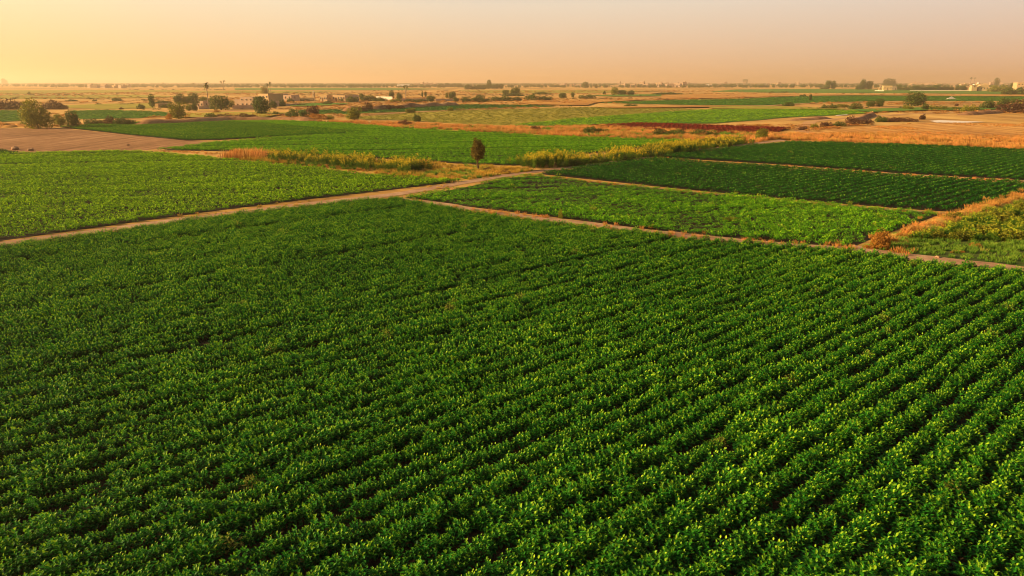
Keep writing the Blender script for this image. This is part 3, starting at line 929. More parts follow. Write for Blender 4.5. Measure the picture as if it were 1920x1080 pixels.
def round_lobes(r, w=1.0, h=1.0, n=8, base=.02):
    out = [(0, 0, h * (.5 + base / 2), w * .36, w * .36, h * (.5 - base / 2) * .85)]
    for k in range(n):
        a = 2 * math.pi * k / n + r.uniform(-.4, .4); rr = w * r.uniform(.16, .27)
        z = h * r.uniform(base + .2, .74); q_ = w * r.uniform(.16, .25)
        out.append((rr * math.cos(a), rr * math.sin(a), z, q_, q_, min(q_ * h / w * .95, h - z, z)))
    for k in range(5):
        a = 2 * math.pi * k / 5 + r.uniform(-.4, .4); rr = w * r.uniform(.14, .24); q_ = w * r.uniform(.19, .25)
        out.append((rr * math.cos(a), rr * math.sin(a), h * (.22 + base * .8), q_, q_, h * .22))
    return out


def tree_kind(name, seed, mat, w, h, n, leaf, lobes=None, base=.02, trunk=True, bark='bark'):
    """a tree or bush of real size w x h metres whose parts are copied later"""
    r = np.random.default_rng(seed)
    lb = lobes or round_lobes(r, w, h, base=base)
    return dict(name=name, w=w, h=h, crown=crown_mesh(seed, lb, n, leaf, mat),
                trunk=trunk_mesh(seed, h, max(.05, .03 * h), w * .3, M[bark]) if trunk else None)


def bush_lobes(r, w, h, n=6):
    out = []
    for k in range(n):
        x = (k / (n - 1) - .5) * w * .7 + r.uniform(-.06, .06) * w
        hh = h * r.uniform(.6, 1.0) * (1 - .9 * (x / w) ** 2 * 1.6)
        out.append((x, r.uniform(-.15, .15) * w, hh * .45, w * .20, w * .20, hh * .55))
    return out


def palm_kind(seed, h, spread_, mat, fronds=26, double=False):
    r = np.random.default_rng(seed)
    V, Fc, A = [], [], []
    TV, TF = [], []
    heads = [np.array([0, 0, h])] if not double else [np.array([-spread_ * .45, 0, h]), np.array([spread_ * .5, .1, h * .93])]
    for hd in heads:
        fork = np.array([0, 0, h * (.45 if double else 0)]) - np.array([0, 0, .0 if double else .1])
        m = fork * .5 + hd * .5 + np.array([r.uniform(-.15, .15), 0, 0])
        limb(TV, TF, fork, m, h * .022 + .05, h * .018 + .04); limb(TV, TF, m, hd, h * .018 + .04, h * .02 + .05)
        for k in range(fronds):
            az = k * 2.4; el = R(r.uniform(-55, 75))
            d = np.array([math.cos(az) * math.cos(el), math.sin(az) * math.cos(el), math.sin(el)])
            L = spread_ * r.uniform(.8, 1.1) * (.6 if double else 1)
            side = np.cross(d, UPV); side /= np.linalg.norm(side)
            p = hd.copy()
            for q_ in range(4):
                t = (q_ + 1) / 4
                p2 = hd + d * L * t - UPV * L * .45 * t * t
                wd = side * L * .13 * (1 - .6 * abs(t - .5))
                i = len(V)
                V += [p - wd, p, p + wd, p2 + wd * .8, p2 + UPV * L * .05, p2 - wd * .8]
                A += [.25 + .4 * t] * 6
                Fc += [(i, i + 1, i + 4, i + 5), (i + 1, i + 2, i + 3, i + 4)]
                p = p2
    if double: limb(TV, TF, (0, 0, -.1), (0, 0, h * .47), h * .025 + .06, h * .022 + .05)
    me = bpy.data.meshes.new('fronds'); me.from_pydata([tuple(v) for v in V], [], Fc)
    me.attributes.new('leaf_tone', 'FLOAT', 'POINT').data.foreach_set('value', np.array(A, np.float32))
    me.materials.append(mat)
    tm = new_mesh('trunk', TV, TF, True); tm.materials.append(M['pale_bark'])
    return dict(name='palm_tree', w=spread_ * 2, h=h + spread_ * .35, crown=me, trunk=tm, part='fronds')


K = {}
_r = np.random.default_rng(5)
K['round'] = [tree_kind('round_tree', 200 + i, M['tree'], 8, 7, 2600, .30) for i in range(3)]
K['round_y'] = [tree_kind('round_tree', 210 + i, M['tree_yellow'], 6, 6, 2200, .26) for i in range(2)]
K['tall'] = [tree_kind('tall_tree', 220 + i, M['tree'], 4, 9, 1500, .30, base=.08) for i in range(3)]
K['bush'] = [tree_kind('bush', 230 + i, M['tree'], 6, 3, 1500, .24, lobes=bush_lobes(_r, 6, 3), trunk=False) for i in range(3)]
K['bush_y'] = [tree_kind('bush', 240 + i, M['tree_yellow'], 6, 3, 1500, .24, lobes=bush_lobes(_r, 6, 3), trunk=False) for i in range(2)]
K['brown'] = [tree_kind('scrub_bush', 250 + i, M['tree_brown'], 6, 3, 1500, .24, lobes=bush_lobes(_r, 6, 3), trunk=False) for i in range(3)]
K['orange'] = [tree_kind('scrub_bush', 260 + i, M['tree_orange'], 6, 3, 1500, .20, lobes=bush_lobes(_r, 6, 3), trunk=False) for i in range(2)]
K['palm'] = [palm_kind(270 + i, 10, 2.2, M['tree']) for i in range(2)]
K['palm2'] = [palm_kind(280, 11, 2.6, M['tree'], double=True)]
# the two trees of their own shape
K['big_left'] = [tree_kind('round_tree', 290, M['tree_yellow'], 11, 7.5, 5200, .26,
                           lobes=[(-.8, 0, 4.2, 3.3, 3.0, 3.3), (-2.6, 0, 2.6, 2.4, 2.2, 2.4), (1.6, 0, 3.0, 2.6, 2.4, 2.6), (3.2, 0, 1.9, 2.0, 2.0, 1.8), (0, -1.5, 2.0, 3.0, 1.6, 1.9), (-1.6, 0, 5.6, 1.6, 1.6, 1.5)])]
K['lone'] = [tree_kind('column_tree', 291, M['lone_leaf'], 1.65, 3.6, 4200, .085,
                       lobes=[(0, 0, 2.15, .62, .6, .95), (-.22, 0, 2.75, .34, .34, .6), (.28, 0, 2.3, .46, .44, .75), (-.05, 0, 1.6, .48, .46, .5), (-.26, 0, 3.2, .2, .2, .4), (.2, 0, 1.75, .42, .4, .5), (.1, 0, 2.95, .3, .3, .45), (-.45, 0, 2.0, .32, .32, .7)], base=.2)]
K['column_bush'] = [tree_kind('bush', 292, M['tree_orange'], 3.0, 2.2, 2600, .12, lobes=[(-.5, 0, 1.0, .9, .9, 1.0), (.4, 0, 1.1, .9, .9, 1.05), (0, -.3, .7, 1.1, .8, .7)], trunk=False)]
CNT = {}


def plant(kind, px, base, wpx, hpx, label, cat, group=None, depth=None):
    """stand a tree of this kind on the ground at its place, wpx x hpx photo pixels large as seen from the camera"""
    ks = K[kind]; c = CNT.get(kind, 0); CNT[kind] = c + 1
    k = ks[c % len(ks)]
    s = ppm(base)
    fw, fh = (1.2, 1.45) if k['trunk'] is None and base < 240 else (1.1, 1.05) if k['trunk'] is None and base < 262 else ((1.2, 1.15) if base < 240 else (1.08, 1.08))
    sx, sz = wpx * fw / s / k['w'], hpx * fh / s / k['h']
    sy = sx if depth is None else sx * depth
    if k['trunk'] is None:
        o = bpy.data.objects.new(k['name'], k['crown']); COL.objects.link(o)
    else:
        o = bpy.data.objects.new(k['name'], None); COL.objects.link(o); o.empty_display_size = 1
        t = bpy.data.objects.new('trunk', k['trunk']); COL.objects.link(t); t.parent = o
        f = bpy.data.objects.new(k.get('part', 'crown'), k['crown']); COL.objects.link(f); f.parent = o
    x, y, _ = at(px, base)
    o.location = (x, y, 0); o.scale = (sx, sy, sz)
    o.rotation_euler = (0, 0, 0 if kind in ('big_left', 'lone') else random.choice([0, math.pi]) + random.uniform(-.5, .5))
    tag(o, label, cat, group)
    return o


T = [
 ('big_left', 72, 241, 64, 49, 'large round yellow green tree by the bare brown field', 'tree'),
 ('lone', 897, 321, 28, 58, 'lone narrow reddish brown tree beside the track', 'tree'),
 ('round_y', 114, 237, 20, 22, 'small yellow green tree just right of the large round tree', 'tree'),
 ('round', 139, 239, 24, 31, 'dusky tree with bare twigs on top at the corner of the bare field', 'tree'),
 ('brown', 18, 205, 52, 14, 'long brown scrub mound left of the large round tree', 'scrub bush'),
 ('brown', 99, 205, 34, 13, 'brown scrub mound behind the large round tree', 'scrub bush'),
 ('brown', 120, 204, 12, 6, 'small brown bush at the right end of the scrub mound', 'scrub bush'),
 ('bush', 171, 235, 24, 10, 'low dark bush starting the hedge behind the darker crop strip', 'bush'),
 ('bush', 189, 235, 16, 8, 'lowest dark bush in the hedge behind the darker crop strip', 'bush'),
 ('brown', 206, 235, 16, 13, 'tallest brownish bush in the hedge behind the crop strip', 'bush'),
 ('bush', 228, 235, 24, 12, 'wide dark bush in the hedge behind the crop strip', 'bush'),
 ('bush', 247, 235, 16, 9, 'dark bush ending the hedge behind the crop strip', 'bush'),
 ('bush', 54, 177, 6, 4, 'tiny lone bush far out on the golden plain', 'bush'),
 ('bush', 135, 190, 16, 3, 'thin low scrub line left on the golden plain', 'bush'),
 ('bush', 178, 190, 7, 3, 'small scrub patch on the golden plain', 'bush'),
 ('bush', 221, 189, 20, 4, 'scrub patch on the plain above the green strip', 'bush'),
 ('brown', 228, 205, 8, 3, 'small brown bush at the end of the yellow green strip', 'bush'),
 ('bush', 265, 204, 12, 7, 'round bush left of the pointed tree', 'bush'),
 ('tall', 286, 202, 11, 24, 'pointed dark tree standing at the left of the hamlet', 'tree'),
 ('bush', 313, 202, 22, 6, 'dark bush in front of the small pale shed', 'bush'),
 ('bush', 305, 194, 26, 4, 'low dark hedge behind the pale shed', 'hedge'),
 ('round', 337, 195, 21, 18, 'rounded tree, left one of the dark trio', 'tree'),
 ('round', 350, 195, 12, 13, 'smallest middle tree of the dark trio', 'tree'),
 ('round', 363, 195, 22, 20, 'peaked tree, right one of the dark trio', 'tree'),
 ('round_y', 335, 223, 31, 29, 'bright yellow green tree by the track to the hamlet', 'tree'),
 ('orange', 317, 224, 12, 10, 'orange dry bush at the foot of the bright yellow tree', 'bush'),
 ('round_y', 355, 208, 12, 12, 'small yellowish tree below the dark trio', 'tree'),
 ('round', 366, 208, 12, 16, 'narrow green tree beside the pale shed wall', 'tree'),
 ('round', 384, 199, 20, 16, 'dark tree behind the tall palm', 'tree'),
 ('palm', 392, 203, 12, 40, 'tall palm with pale trunk left of the cream houses', 'palm'),
 ('round', 415, 206, 40, 26, 'broad dark dome shaped tree left of the cream houses', 'tree'),
 ('round', 435, 201, 12, 12, 'tree tucked between the dome shaped tree and the cream house', 'tree'),
 ('palm2', 419, 168, 10, 15, 'forked palm standing on the horizon', 'palm'),
 ('palm', 364, 167, 5, 10, 'small palm on the horizon left of the forked palm', 'palm'),
 ('palm', 307, 163, 5, 7, 'tiny palm on the horizon above the pointed tree', 'palm'),
 ('palm', 389, 162, 4, 7, 'tiny palm on the horizon just above the tall palm', 'palm'),
 ('round', 491, 215, 32, 32, 'green and yellow tree in front of the two storey cream house', 'tree'),
 ('round', 497, 179, 15, 16, 'dark bushy tree behind the two storey cream house', 'tree'),
 ('palm', 503, 180, 6, 20, 'shorter palm behind the two storey cream house', 'palm'),
 ('palm', 508, 180, 6, 23, 'taller palm behind the two storey cream house', 'palm'),
 ('bush', 513, 202, 12, 11, 'pointed bush at the right corner of the two storey house', 'bush'),
 ('bush', 530, 199, 9, 10, 'narrow bush by the low pale yard wall', 'bush'),
 ('bush', 546, 192, 14, 6, 'dark hedge beyond the low pale yard wall', 'bush'),
 ('bush', 560, 198, 26, 3, 'low dark hedge along the yellow green patch', 'hedge'),
 ('bush', 570, 189, 24, 3, 'thin hedge in front of the long garden wall', 'hedge'),
 ('round', 606, 190, 12, 8, 'green tree in front of the small cream house', 'tree'),
 ('bush', 613, 196, 16, 5, 'dark bush below the small cream house', 'bush'),
 ('bush', 641, 191, 9, 6, 'bush at the front of the long cream house', 'bush'),
 ('bush', 662, 192, 18, 9, 'dark rounded bush right of the long cream house', 'bush'),
 ('round', 678, 188, 9, 12, 'narrow dark tree right of the long cream house', 'tree'),
 ('bush', 694, 189, 28, 8, 'wide low green bush in the right of the hamlet', 'bush'),
 ('bush', 714, 190, 22, 6, 'low hedge in front of the long pale wall', 'hedge'),
 ('round', 734, 185, 11, 14, 'pointed green tree behind the long pale wall', 'tree'),
 ('round', 749, 187, 13, 12, 'round green tree right of the pointed green tree', 'tree'),
 ('palm2', 761, 186, 11, 22, 'palm with two heads right of the hamlet', 'palm'),
 ('bush_y', 742, 192, 18, 6, 'yellow bush at the foot of the round green tree', 'bush'),
 ('bush', 773, 192, 26, 5, 'hedge at the foot of the two headed palm', 'hedge'),
 ('bush', 792, 191, 18, 4, 'low hedge left of the wide dark tree', 'hedge'),
 ('tall', 792, 182, 4, 10, 'thin hazy tree, left of a pair', 'tree'),
 ('tall', 798, 182, 5, 10, 'thin hazy tree, right of a pair', 'tree'),
 ('round', 808, 191, 17, 11, 'wide dark tree at the end of the pale wall', 'tree'),
 ('round_y', 838, 184, 6, 10, 'small yellowish tree left of the round dark tree', 'tree'),
 ('round', 848, 186, 15, 14, 'round dark tree right of the hamlet', 'tree'),
 ('round', 855, 191, 12, 8, 'low dark tree below the round dark tree', 'tree'),
 ('bush', 872, 191, 14, 7, 'dark bush right of the low dark tree', 'bush'),
 ('bush', 885, 191, 18, 6, 'long low bush beside the peaked bush', 'bush'),
 ('bush', 898, 191, 20, 10, 'peaked dark green bush on the red soil edge', 'bush'),
 ('bush', 914, 191, 12, 5, 'small bush right of the peaked bush', 'bush'),
 ('bush', 942, 189, 36, 7, 'long even green hedge in the middle distance', 'hedge'),
 ('bush', 970, 189, 14, 6, 'bush right of the long even hedge', 'bush'),
 ('bush', 997, 188, 24, 9, 'dark double humped bush', 'bush'),
 ('bush', 1023, 188, 24, 6, 'pale green low bush right of the double humped bush', 'bush'),
 ('round', 948, 179, 14, 10, 'low round tree left of the square topped tree', 'tree'),
 ('round', 966, 179, 19, 15, 'square topped dark tree on the plain', 'tree'),
 ('bush', 962, 180, 36, 4, 'dark undergrowth below the square topped tree', 'bush'),
 ('bush', 1015, 177, 26, 4, 'low scrub line right of the square topped tree', 'bush'),
 ('round', 1055, 184, 18, 9, 'low spreading tree above the orange land', 'tree'),
 ('round', 1074, 183, 7, 9, 'small round tree beside the low spreading tree', 'tree'),
 ('bush', 1100, 185, 26, 6, 'scrub patch left of the pale green tree', 'bush'),
 ('round_y', 1152, 178, 15, 14, 'pale green tree, tallest of its clump', 'tree'),
 ('round', 1167, 178, 18, 9, 'dark tree in the middle of its clump', 'tree'),
 ('round', 1183, 178, 16, 8, 'greyish tree at the right of its clump', 'tree'),
 ('bush', 1133, 177, 5, 5, 'tiny dark bush left of the pale green tree', 'bush'),
 ('bush', 1250, 178, 44, 4, 'long dark scrub line on the plain', 'bush'),
 ('bush', 1183, 201, 20, 5, 'flat dark green bush at the edge of the olive field', 'bush'),
 ('brown', 587, 217, 18, 17, 'brown leafless looking bush on the bank', 'scrub bush'),
 ('orange', 596, 224, 30, 9, 'orange dry scrub below the brown bush', 'scrub bush'),
 ('bush_y', 619, 224, 14, 6, 'small yellow bush on the orange verge', 'bush'),
 ('bush', 547, 220, 24, 12, 'dark bush mass in the hollow behind the bank', 'bush'),
 ('bush', 570, 219, 15, 10, 'dark bush at the right of the hollow', 'bush'),
 ('bush', 518, 216, 12, 6, 'small green bush on top of the bank', 'bush'),
 ('bush', 397, 226, 22, 11, 'dark green bush on the bank below the palm', 'bush'),
 ('brown', 425, 224, 34, 8, 'brown scrub on the bank above the green crop', 'scrub bush'),
 ('brown', 460, 223, 34, 8, 'brown scrub at the crest of the bank', 'scrub bush'),
 ('orange', 406, 213, 12, 6, 'small orange bush beside the path to the houses', 'bush'),
 ('round_y', 664, 225, 29, 22, 'bright round yellow green bush at the golden verge', 'bush'),
 ('brown', 692, 208, 12, 14, 'upright brownish bush behind the yellow green one', 'bush'),
 ('brown', 680, 210, 16, 8, 'brown scrub left of the upright brownish bush', 'scrub bush'),
 ('brown', 713, 206, 17, 9, 'dark brown scrub, tallest of the row', 'scrub bush'),
 ('brown', 730, 206, 18, 8, 'dark brown scrub in the middle of the row', 'scrub bush'),
 ('brown', 748, 205, 18, 6, 'dark brown scrub, lowest of the row', 'scrub bush'),
 ('bush_y', 769, 212, 16, 8, 'rounded golden bush on the edge of the green strip', 'bush'),
 ('bush_y', 845, 208, 10, 5, 'small yellowish bush on the edge of the green strip', 'bush'),
 ('bush', 782, 228, 14, 11, 'dark compact bush at the corner of the olive field', 'bush'),
 ('brown', 760, 236, 24, 9, 'brown rounded scrub on the golden verge', 'scrub bush'),
 ('bush', 815, 239, 14, 6, 'small green bush in the golden verge', 'bush'),
 ('brown', 1004, 246, 16, 12, 'brown and green bush on the golden verge', 'bush'),
 ('bush', 990, 246, 12, 5, 'low green bush beside the brown and green one', 'bush'),
 ('bush', 1107, 249, 28, 13, 'dark green bush left of the red crop', 'bush'),
 ('bush', 1129, 249, 24, 9, 'lower bush at the left end of the red crop', 'bush'),
 ('bush', 1238, 253, 30, 12, 'olive bush in front of the red crop, left of three', 'bush'),
 ('bush', 1270, 254, 42, 12, 'long olive bush in front of the red crop, middle of three', 'bush'),
 ('bush', 1319, 256, 46, 15, 'tall olive bush in front of the red crop, right of three', 'bush'),
 ('round_y', 1428, 262, 28, 22, 'upright yellow green bush at the end of the red crop', 'bush'),
 ('bush_y', 1346, 275, 54, 18, 'smooth green bush mass ending the flowering weeds', 'bush'),
 ('bush_y', 1388, 270, 24, 14, 'round green bush by the bend of the track', 'bush'),
 ('brown', 1408, 267, 16, 6, 'low scrub right of the round green bush', 'bush'),
 ('bush', 1456, 203, 0, 0, '', ''),
 ('bush', 1478, 199, 18, 6, 'green bush on the edge of the dark strip', 'bush'),
 ('tall', 1519, 190, 6, 13, 'small dark upright tree in the dark green strip', 'tree'),
 ('bush', 1505, 182, 12, 4, 'low bush left of the small upright tree', 'bush'),
 ('round', 1552, 167, 11, 15, 'hazy green tree, left of a twin pair near the horizon', 'tree'),
 ('round', 1562, 167, 10, 15, 'hazy green tree, right of a twin pair near the horizon', 'tree'),
 ('bush', 1545, 167, 14, 4, 'low bush at the foot of the twin trees', 'bush'),
 ('round', 1617, 168, 13, 18, 'tall hazy tree left of the golden house', 'tree'),
 ('round', 1629, 168, 13, 15, 'broad hazy tree between the tall one and the golden house', 'tree'),
 ('bush', 1610, 168, 10, 6, 'small bush below the tall hazy tree', 'bush'),
 ('round', 1668, 162, 24, 14, 'wide tree behind the golden house', 'tree'),
 ('bush', 1684, 168, 12, 8, 'bush against the right of the golden house', 'bush'),
 ('bush', 1700, 169, 16, 6, 'bush between the golden house and the tree row', 'bush'),
 ('round', 1715, 199, 43, 25, 'large round dark tree alone in the fields at the right', 'tree'),
 ('round', 1649, 200, 16, 14, 'dark tree at the right of the broken hedge', 'tree'),
 ('round', 1632, 200, 18, 11, 'greenish tree beside the dark one in the broken hedge', 'tree'),
 ('bush', 1604, 205, 22, 9, 'dark bush in the broken hedge', 'bush'),
 ('bush', 1562, 205, 14, 8, 'compact bush at the left of the broken hedge', 'bush'),
 ('bush', 1547, 205, 12, 7, 'leftmost small bush of the broken hedge', 'bush'),
 ('bush_y', 1581, 201, 20, 5, 'yellow green bush on top of the broken hedge', 'bush'),
 ('brown', 1506, 244, 18, 8, 'dark bush starting the row along the stubble field', 'bush'),
 ('bush_y', 1526, 241, 15, 9, 'bright green bush in the row along the stubble field', 'bush'),
 ('brown', 1547, 239, 22, 9, 'reddish brown bush in the row along the stubble field', 'bush'),
 ('bush', 1574, 237, 20, 7, 'green bush between two brown ones in the row', 'bush'),
 ('brown', 1597, 235, 20, 13, 'tallest brown bush of the row along the stubble field', 'bush'),
 ('brown', 1623, 232, 26, 7, 'low brown bush right of the tallest brown one', 'bush'),
 ('bush', 1652, 229, 20, 9, 'olive bush near the end of the row', 'bush'),
 ('brown', 1674, 229, 22, 8, 'brown bush near the end of the row', 'bush'),
 ('brown', 1700, 228, 30, 6, 'long low bush ending the row', 'bush'),
 ('brown', 1729, 224, 12, 8, 'ragged dead bush leaning at the end of the row', 'bush'),
 ('bush_y', 1703, 206, 16, 7, 'yellow green bush below the large round dark tree', 'bush'),
 ('bush', 1734, 207, 12, 11, 'small dark tree right of the large round tree', 'bush'),
 ('bush_y', 1757, 206, 36, 6, 'long yellow green hedge right of the large round tree', 'hedge'),
 ('brown', 1794, 199, 8, 4, 'little brown bush on the bare strip', 'bush'),
 ('bush_y', 1795, 206, 16, 5, 'pale yellow bush at the end of the long hedge', 'bush'),
 ('bush_y', 1817, 209, 24, 9, 'green bush sloping down to the stubble field', 'bush'),
 ('bush', 1850, 204, 26, 12, 'dark rounded bush left of the big bush cluster', 'bush'),
 ('round', 1880, 204, 26, 19, 'grey green tree in the big bush cluster', 'tree'),
 ('round', 1899, 201, 18, 15, 'dark tree in the big bush cluster', 'tree'),
 ('brown', 1908, 212, 54, 18, 'big brown thorny mass at the right edge', 'bush'),
 ('bush_y', 1918, 196, 22, 8, 'yellow green bush behind the brown mass', 'bush'),
 ('tall', 1868, 163, 10, 16, 'tall hazy tree behind the domed building', 'tree'),
 ('bush_y', 1873, 172, 32, 9, 'bright green bushes right of the domed building', 'bush'),
 ('round', 1896, 168, 9, 12, 'dusky tree left of the block at the right edge', 'tree'),
 ('bush', 1903, 178, 44, 11, 'broad green bush below the block at the right edge', 'bush'),
 ('palm', 1819, 160, 6, 13, 'palm showing above the domed building', 'palm'),
 ('palm', 1826, 158, 5, 11, 'fainter palm right of the one above the domed building', 'palm'),
 ('bush', 770, 322, 36, 17, 'dark green bush at the right end of the tall weeds', 'bush'),
 ('bush', 657, 310, 62, 11, 'long dark green bush within the tall weeds', 'bush'),
 ('bush', 572, 303, 22, 9, 'small green bush within the tall weeds', 'bush'),
 ('bush', 500, 299, 24, 9, 'dark bush right of the golden reeds', 'bush'),
 ('brown', 914, 321, 15, 9, 'dark reddish bush at the foot of the lone tree', 'bush'),
 ('brown', 872, 318, 18, 5, 'low brown bush left of the lone tree', 'bush'),
 ('brown', 948, 325, 18, 6, 'low bush between the lone tree and the track', 'bush'),
 ('bush', 1072, 312, 48, 13, 'dark green bush facing the track, nearest the junction', 'bush'),
 ('bush', 1124, 306, 32, 13, 'dark green bush facing the track below yellow weeds', 'bush'),
 ('bush', 1166, 301, 44, 13, 'long dark green bush facing the track', 'bush'),
 ('bush', 1216, 294, 52, 11, 'low dark green bush farther along the track', 'bush'),
 ('bush', 1276, 286, 60, 11, 'long low dark bush near the end of the flowering weeds', 'bush'),
 ('column_bush', 1650, 467, 38, 34, 'big orange brown bush at the corner of the crop rows', 'bush'),
 ('orange', 1628, 467, 16, 10, 'small pinkish dry bush beside the big orange brown one', 'bush'),
 ('orange', 1690, 448, 30, 13, 'orange bush where the reeds begin', 'bush'),
 ('bush_y', 1782, 415, 40, 20, 'yellow green bush among the reeds on the bank', 'bush'),
 ('bush_y', 1745, 447, 50, 18, 'low yellow green bush below the reeds', 'bush'),
 ('bush', 1720, 435, 36, 12, 'shaded green bush under the reeds', 'bush'),
 ('bush_y', 1800, 450, 46, 22, 'yellow green bush in the middle of the weedy slope', 'bush'),
 ('bush_y', 1850, 443, 54, 24, 'broad yellow green bush on the weedy slope', 'bush'),
 ('bush_y', 1905, 452, 50, 24, 'yellow green bush by the right edge of the weedy slope', 'bush'),
 ('bush_y', 1870, 415, 60, 22, 'large yellow green bush high on the weedy slope', 'bush'),
 ('bush_y', 1925, 400, 44, 26, 'tall yellow green bush at the top right of the slope', 'bush'),
 ('orange', 1828, 463, 18, 9, 'small orange tuft bush on the flat grass', 'bush'),
 ('orange', 1790, 474, 14, 6, 'tiny orange tuft bush nearer the right track', 'bush'),
 ('orange', 1803, 474, 10, 5, 'tiniest orange tuft bush beside the right track', 'bush'),
 ('bush_y', 1051, 410, 8, 18, 'single tall yellow weed standing in the dirt strip', 'weed'),
 ('bush_y', 1368, 414, 26, 9, 'pale yellow weed clump in the patchy crop', 'weed'),
 ('bush_y', 1671, 425, 16, 8, 'pale yellow weed clump near the orange reeds', 'weed'),
 ('round', 9, 158, 11, 10, 'pale hazy tree on the horizon at the far left', 'tree'),
 ('round', 917, 167, 9, 16, 'tallest tree of the hazy grove near the horizon', 'tree'),
 ('round', 1098, 165, 14, 11, 'hazy tree left of the pale town houses', 'tree'),
 ('round', 1118, 165, 7, 7, 'small round hazy tree beside the pale town houses', 'tree'),
 ('round', 1397, 158, 10, 9, 'taller hazy tree in the far town line', 'tree'),
]
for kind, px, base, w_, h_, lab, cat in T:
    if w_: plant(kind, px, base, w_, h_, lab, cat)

# rows of look-alike hazy trees
for i in range(9):
    plant('round', 878 + i * 7.5 + random.uniform(-2, 2), 168 - (i > 4) * 1.5, random.uniform(9, 13), random.uniform(6, 10), 'hazy tree in the low grove near the horizon', 'tree', 'trees of the low hazy grove')
for i in range(13):
    plant('round', 1714 + i * 8.0 + random.uniform(-2, 2), 169.3, random.uniform(9, 13), random.uniform(6, 9), 'dusky tree in the even row left of the domed building', 'tree', 'trees in the row left of the domed building')
for i in range(5):
    plant('round', 815 + i * 12 + random.uniform(-2, 2), 163, random.uniform(9, 14), random.uniform(5, 8), 'faint tree on the horizon above the hamlet', 'tree', 'faint horizon trees above the hamlet')

# the far treeline reads as one mass
def treeline():
    cs = []
    for i in range(5):
        r = np.random.default_rng(400 + i)
        me = crown_mesh(400 + i, round_lobes(r, 9, 7, base=.02), 220, 1.0, M['tree'])
        cs.append(bpy.data.objects.new('far_crown', me))
    coll = make_collection('far_crowns', cs)
    n = 9000
    y = 1350 * (6500 / 1350) ** rng.uniform(0, 1, n)
    a = rng.uniform(-.70, .70, n)
    P = np.stack([y * np.tan(a), y], 1)
    lz = np.stack([P[:, 0] * .35, P[:, 1]], 1)
    keep = vnoise(lz, 120, 61) * .6 + vnoise(lz, 45, 62) * .4 > .40 - .16 * (y > 2200)
    P = P[keep]
    scatter('treeline', P, rng.uniform(.4, .95, len(P)), coll, 'hazy mass of far trees along the horizon', 'woods', zs=1.0, tilt=.05)
    print('treeline', len(P))


treeline()

# more parcels and hedgerows of the far plain
PARC = [
 ('oliveland', [(-200, 170), (0, 169.5), (330, 169), (360, 172), (0, 177), (-200, 178)], 'golden olive strip far off at the left'),
 ('oliveland', [(-200, 180), (0, 179), (250, 178), (340, 181), (300, 184), (0, 186), (-200, 188)], 'second golden olive strip far off at the left'),
 ('greenland', [(440, 165.5), (700, 165), (860, 167), (700, 169.5), (440, 169)], 'hazy green strip above the hamlet'),
 ('oliveland', [(300, 171), (480, 170.5), (640, 172), (560, 175), (330, 175)], 'hazy olive strip behind the palms'),
 ('oliveland', [(860, 170), (1100, 169), (1250, 171), (1100, 175), (900, 175)], 'hazy golden strip beyond the square topped tree'),
 ('greenland', [(1100, 179), (1200, 177.5), (1330, 177), (1300, 180), (1150, 181.5)], 'thin green strip by the pale green tree'),
 ('greenland', [(540, 196), (600, 194), (660, 195), (600, 200), (545, 200)], 'yellow green patch below the garden wall'),
 ('oliveland', [(330, 215), (430, 212), (540, 213), (500, 221), (340, 222)], 'olive patch before the hamlet'),
 ('oliveland', [(1330, 201), (1430, 200), (1500, 202), (1600, 206), (1480, 206), (1330, 205)], 'golden olive strip above the bright green field'),
 ('greenland', [(1590, 207), (1720, 203), (1900, 203), (1880, 207), (1740, 208), (1630, 212)], 'weedy green strip behind the stubble field'),
 ('drygrass', [(960, 193), (1100, 189), (1240, 186.5), (1120, 193), (1100, 199), (1000, 197)], 'orange dry strip in the middle distance'),
 ('drygrass', [(1240, 178.5), (1400, 176), (1900, 178), (2200, 180), (2200, 184), (1920, 181.5), (1600, 179.5), (1480, 181), (1380, 184), (1240, 187)], 'long orange dry strip between the far green strips'),
 ('drygrass', [(1100, 202.5), (1300, 199.6), (1400, 200), (1300, 203), (1150, 204)], 'narrow orange strip above the olive field'),
]
for i, (m_, pl, lab) in enumerate(PARC):
    sheet('far_field', pl, .22 + .02 * i, M[m_], lab, 'field')
HEDGE = [[(0, 178), (160, 178.5)], [(0, 186), (240, 187)], [(110, 197), (290, 196)], [(240, 169), (480, 169.5)], [(240, 185), (340, 184)], [(640, 178), (720, 177), (860, 178)],
         [(860, 178), (960, 178), (1060, 177)], [(1230, 176), (1330, 178)], [(1330, 173.5), (1480, 174)], [(540, 178), (700, 178.5)], [(160, 188), (340, 190)],
         [(860, 184), (1060, 186), (1200, 185)], [(480, 175), (640, 174)], [(700, 171), (900, 172)], [(1040, 201), (1100, 200)], [(1500, 205), (1700, 203)],
         [(560, 206), (700, 202)], [(240, 207), (380, 206)], [(0, 236), (60, 237)], [(380, 224), (500, 223), (600, 226)]]
qs = np.concatenate([along_line(h, .22, 1.2) for h in HEDGE])
dd = np.hypot(qs[:, 0], qs[:, 1])
scatter('hedgerow', qs, rng.uniform(.9, 2.4, len(qs)) * (.7 + dd / 700), make_collection('hedge_clumps', [crop_clump(500 + i, M['tree'], n=60, hgt=.7, L=.22) for i in range(4)]),
        'low broken hedgerows dividing the far plain', 'hedgerow', zs=.55)
q = along_line([(p[0], p[1] + 2.2) for p in TRACK[:9]], 1.6, .5)
q2 = along_line([(p[0], p[1] - 3.5) for p in TRACK[:9]], 1.2, .4)
q = np.concatenate([q, q2]); q = q[vnoise(q, 3, 88) > .5]
scatter('green_grass', q, rng.uniform(.2, .5, len(q)), GOLD_Y, 'short dry tufts along the edges of the long dirt track', 'grass')

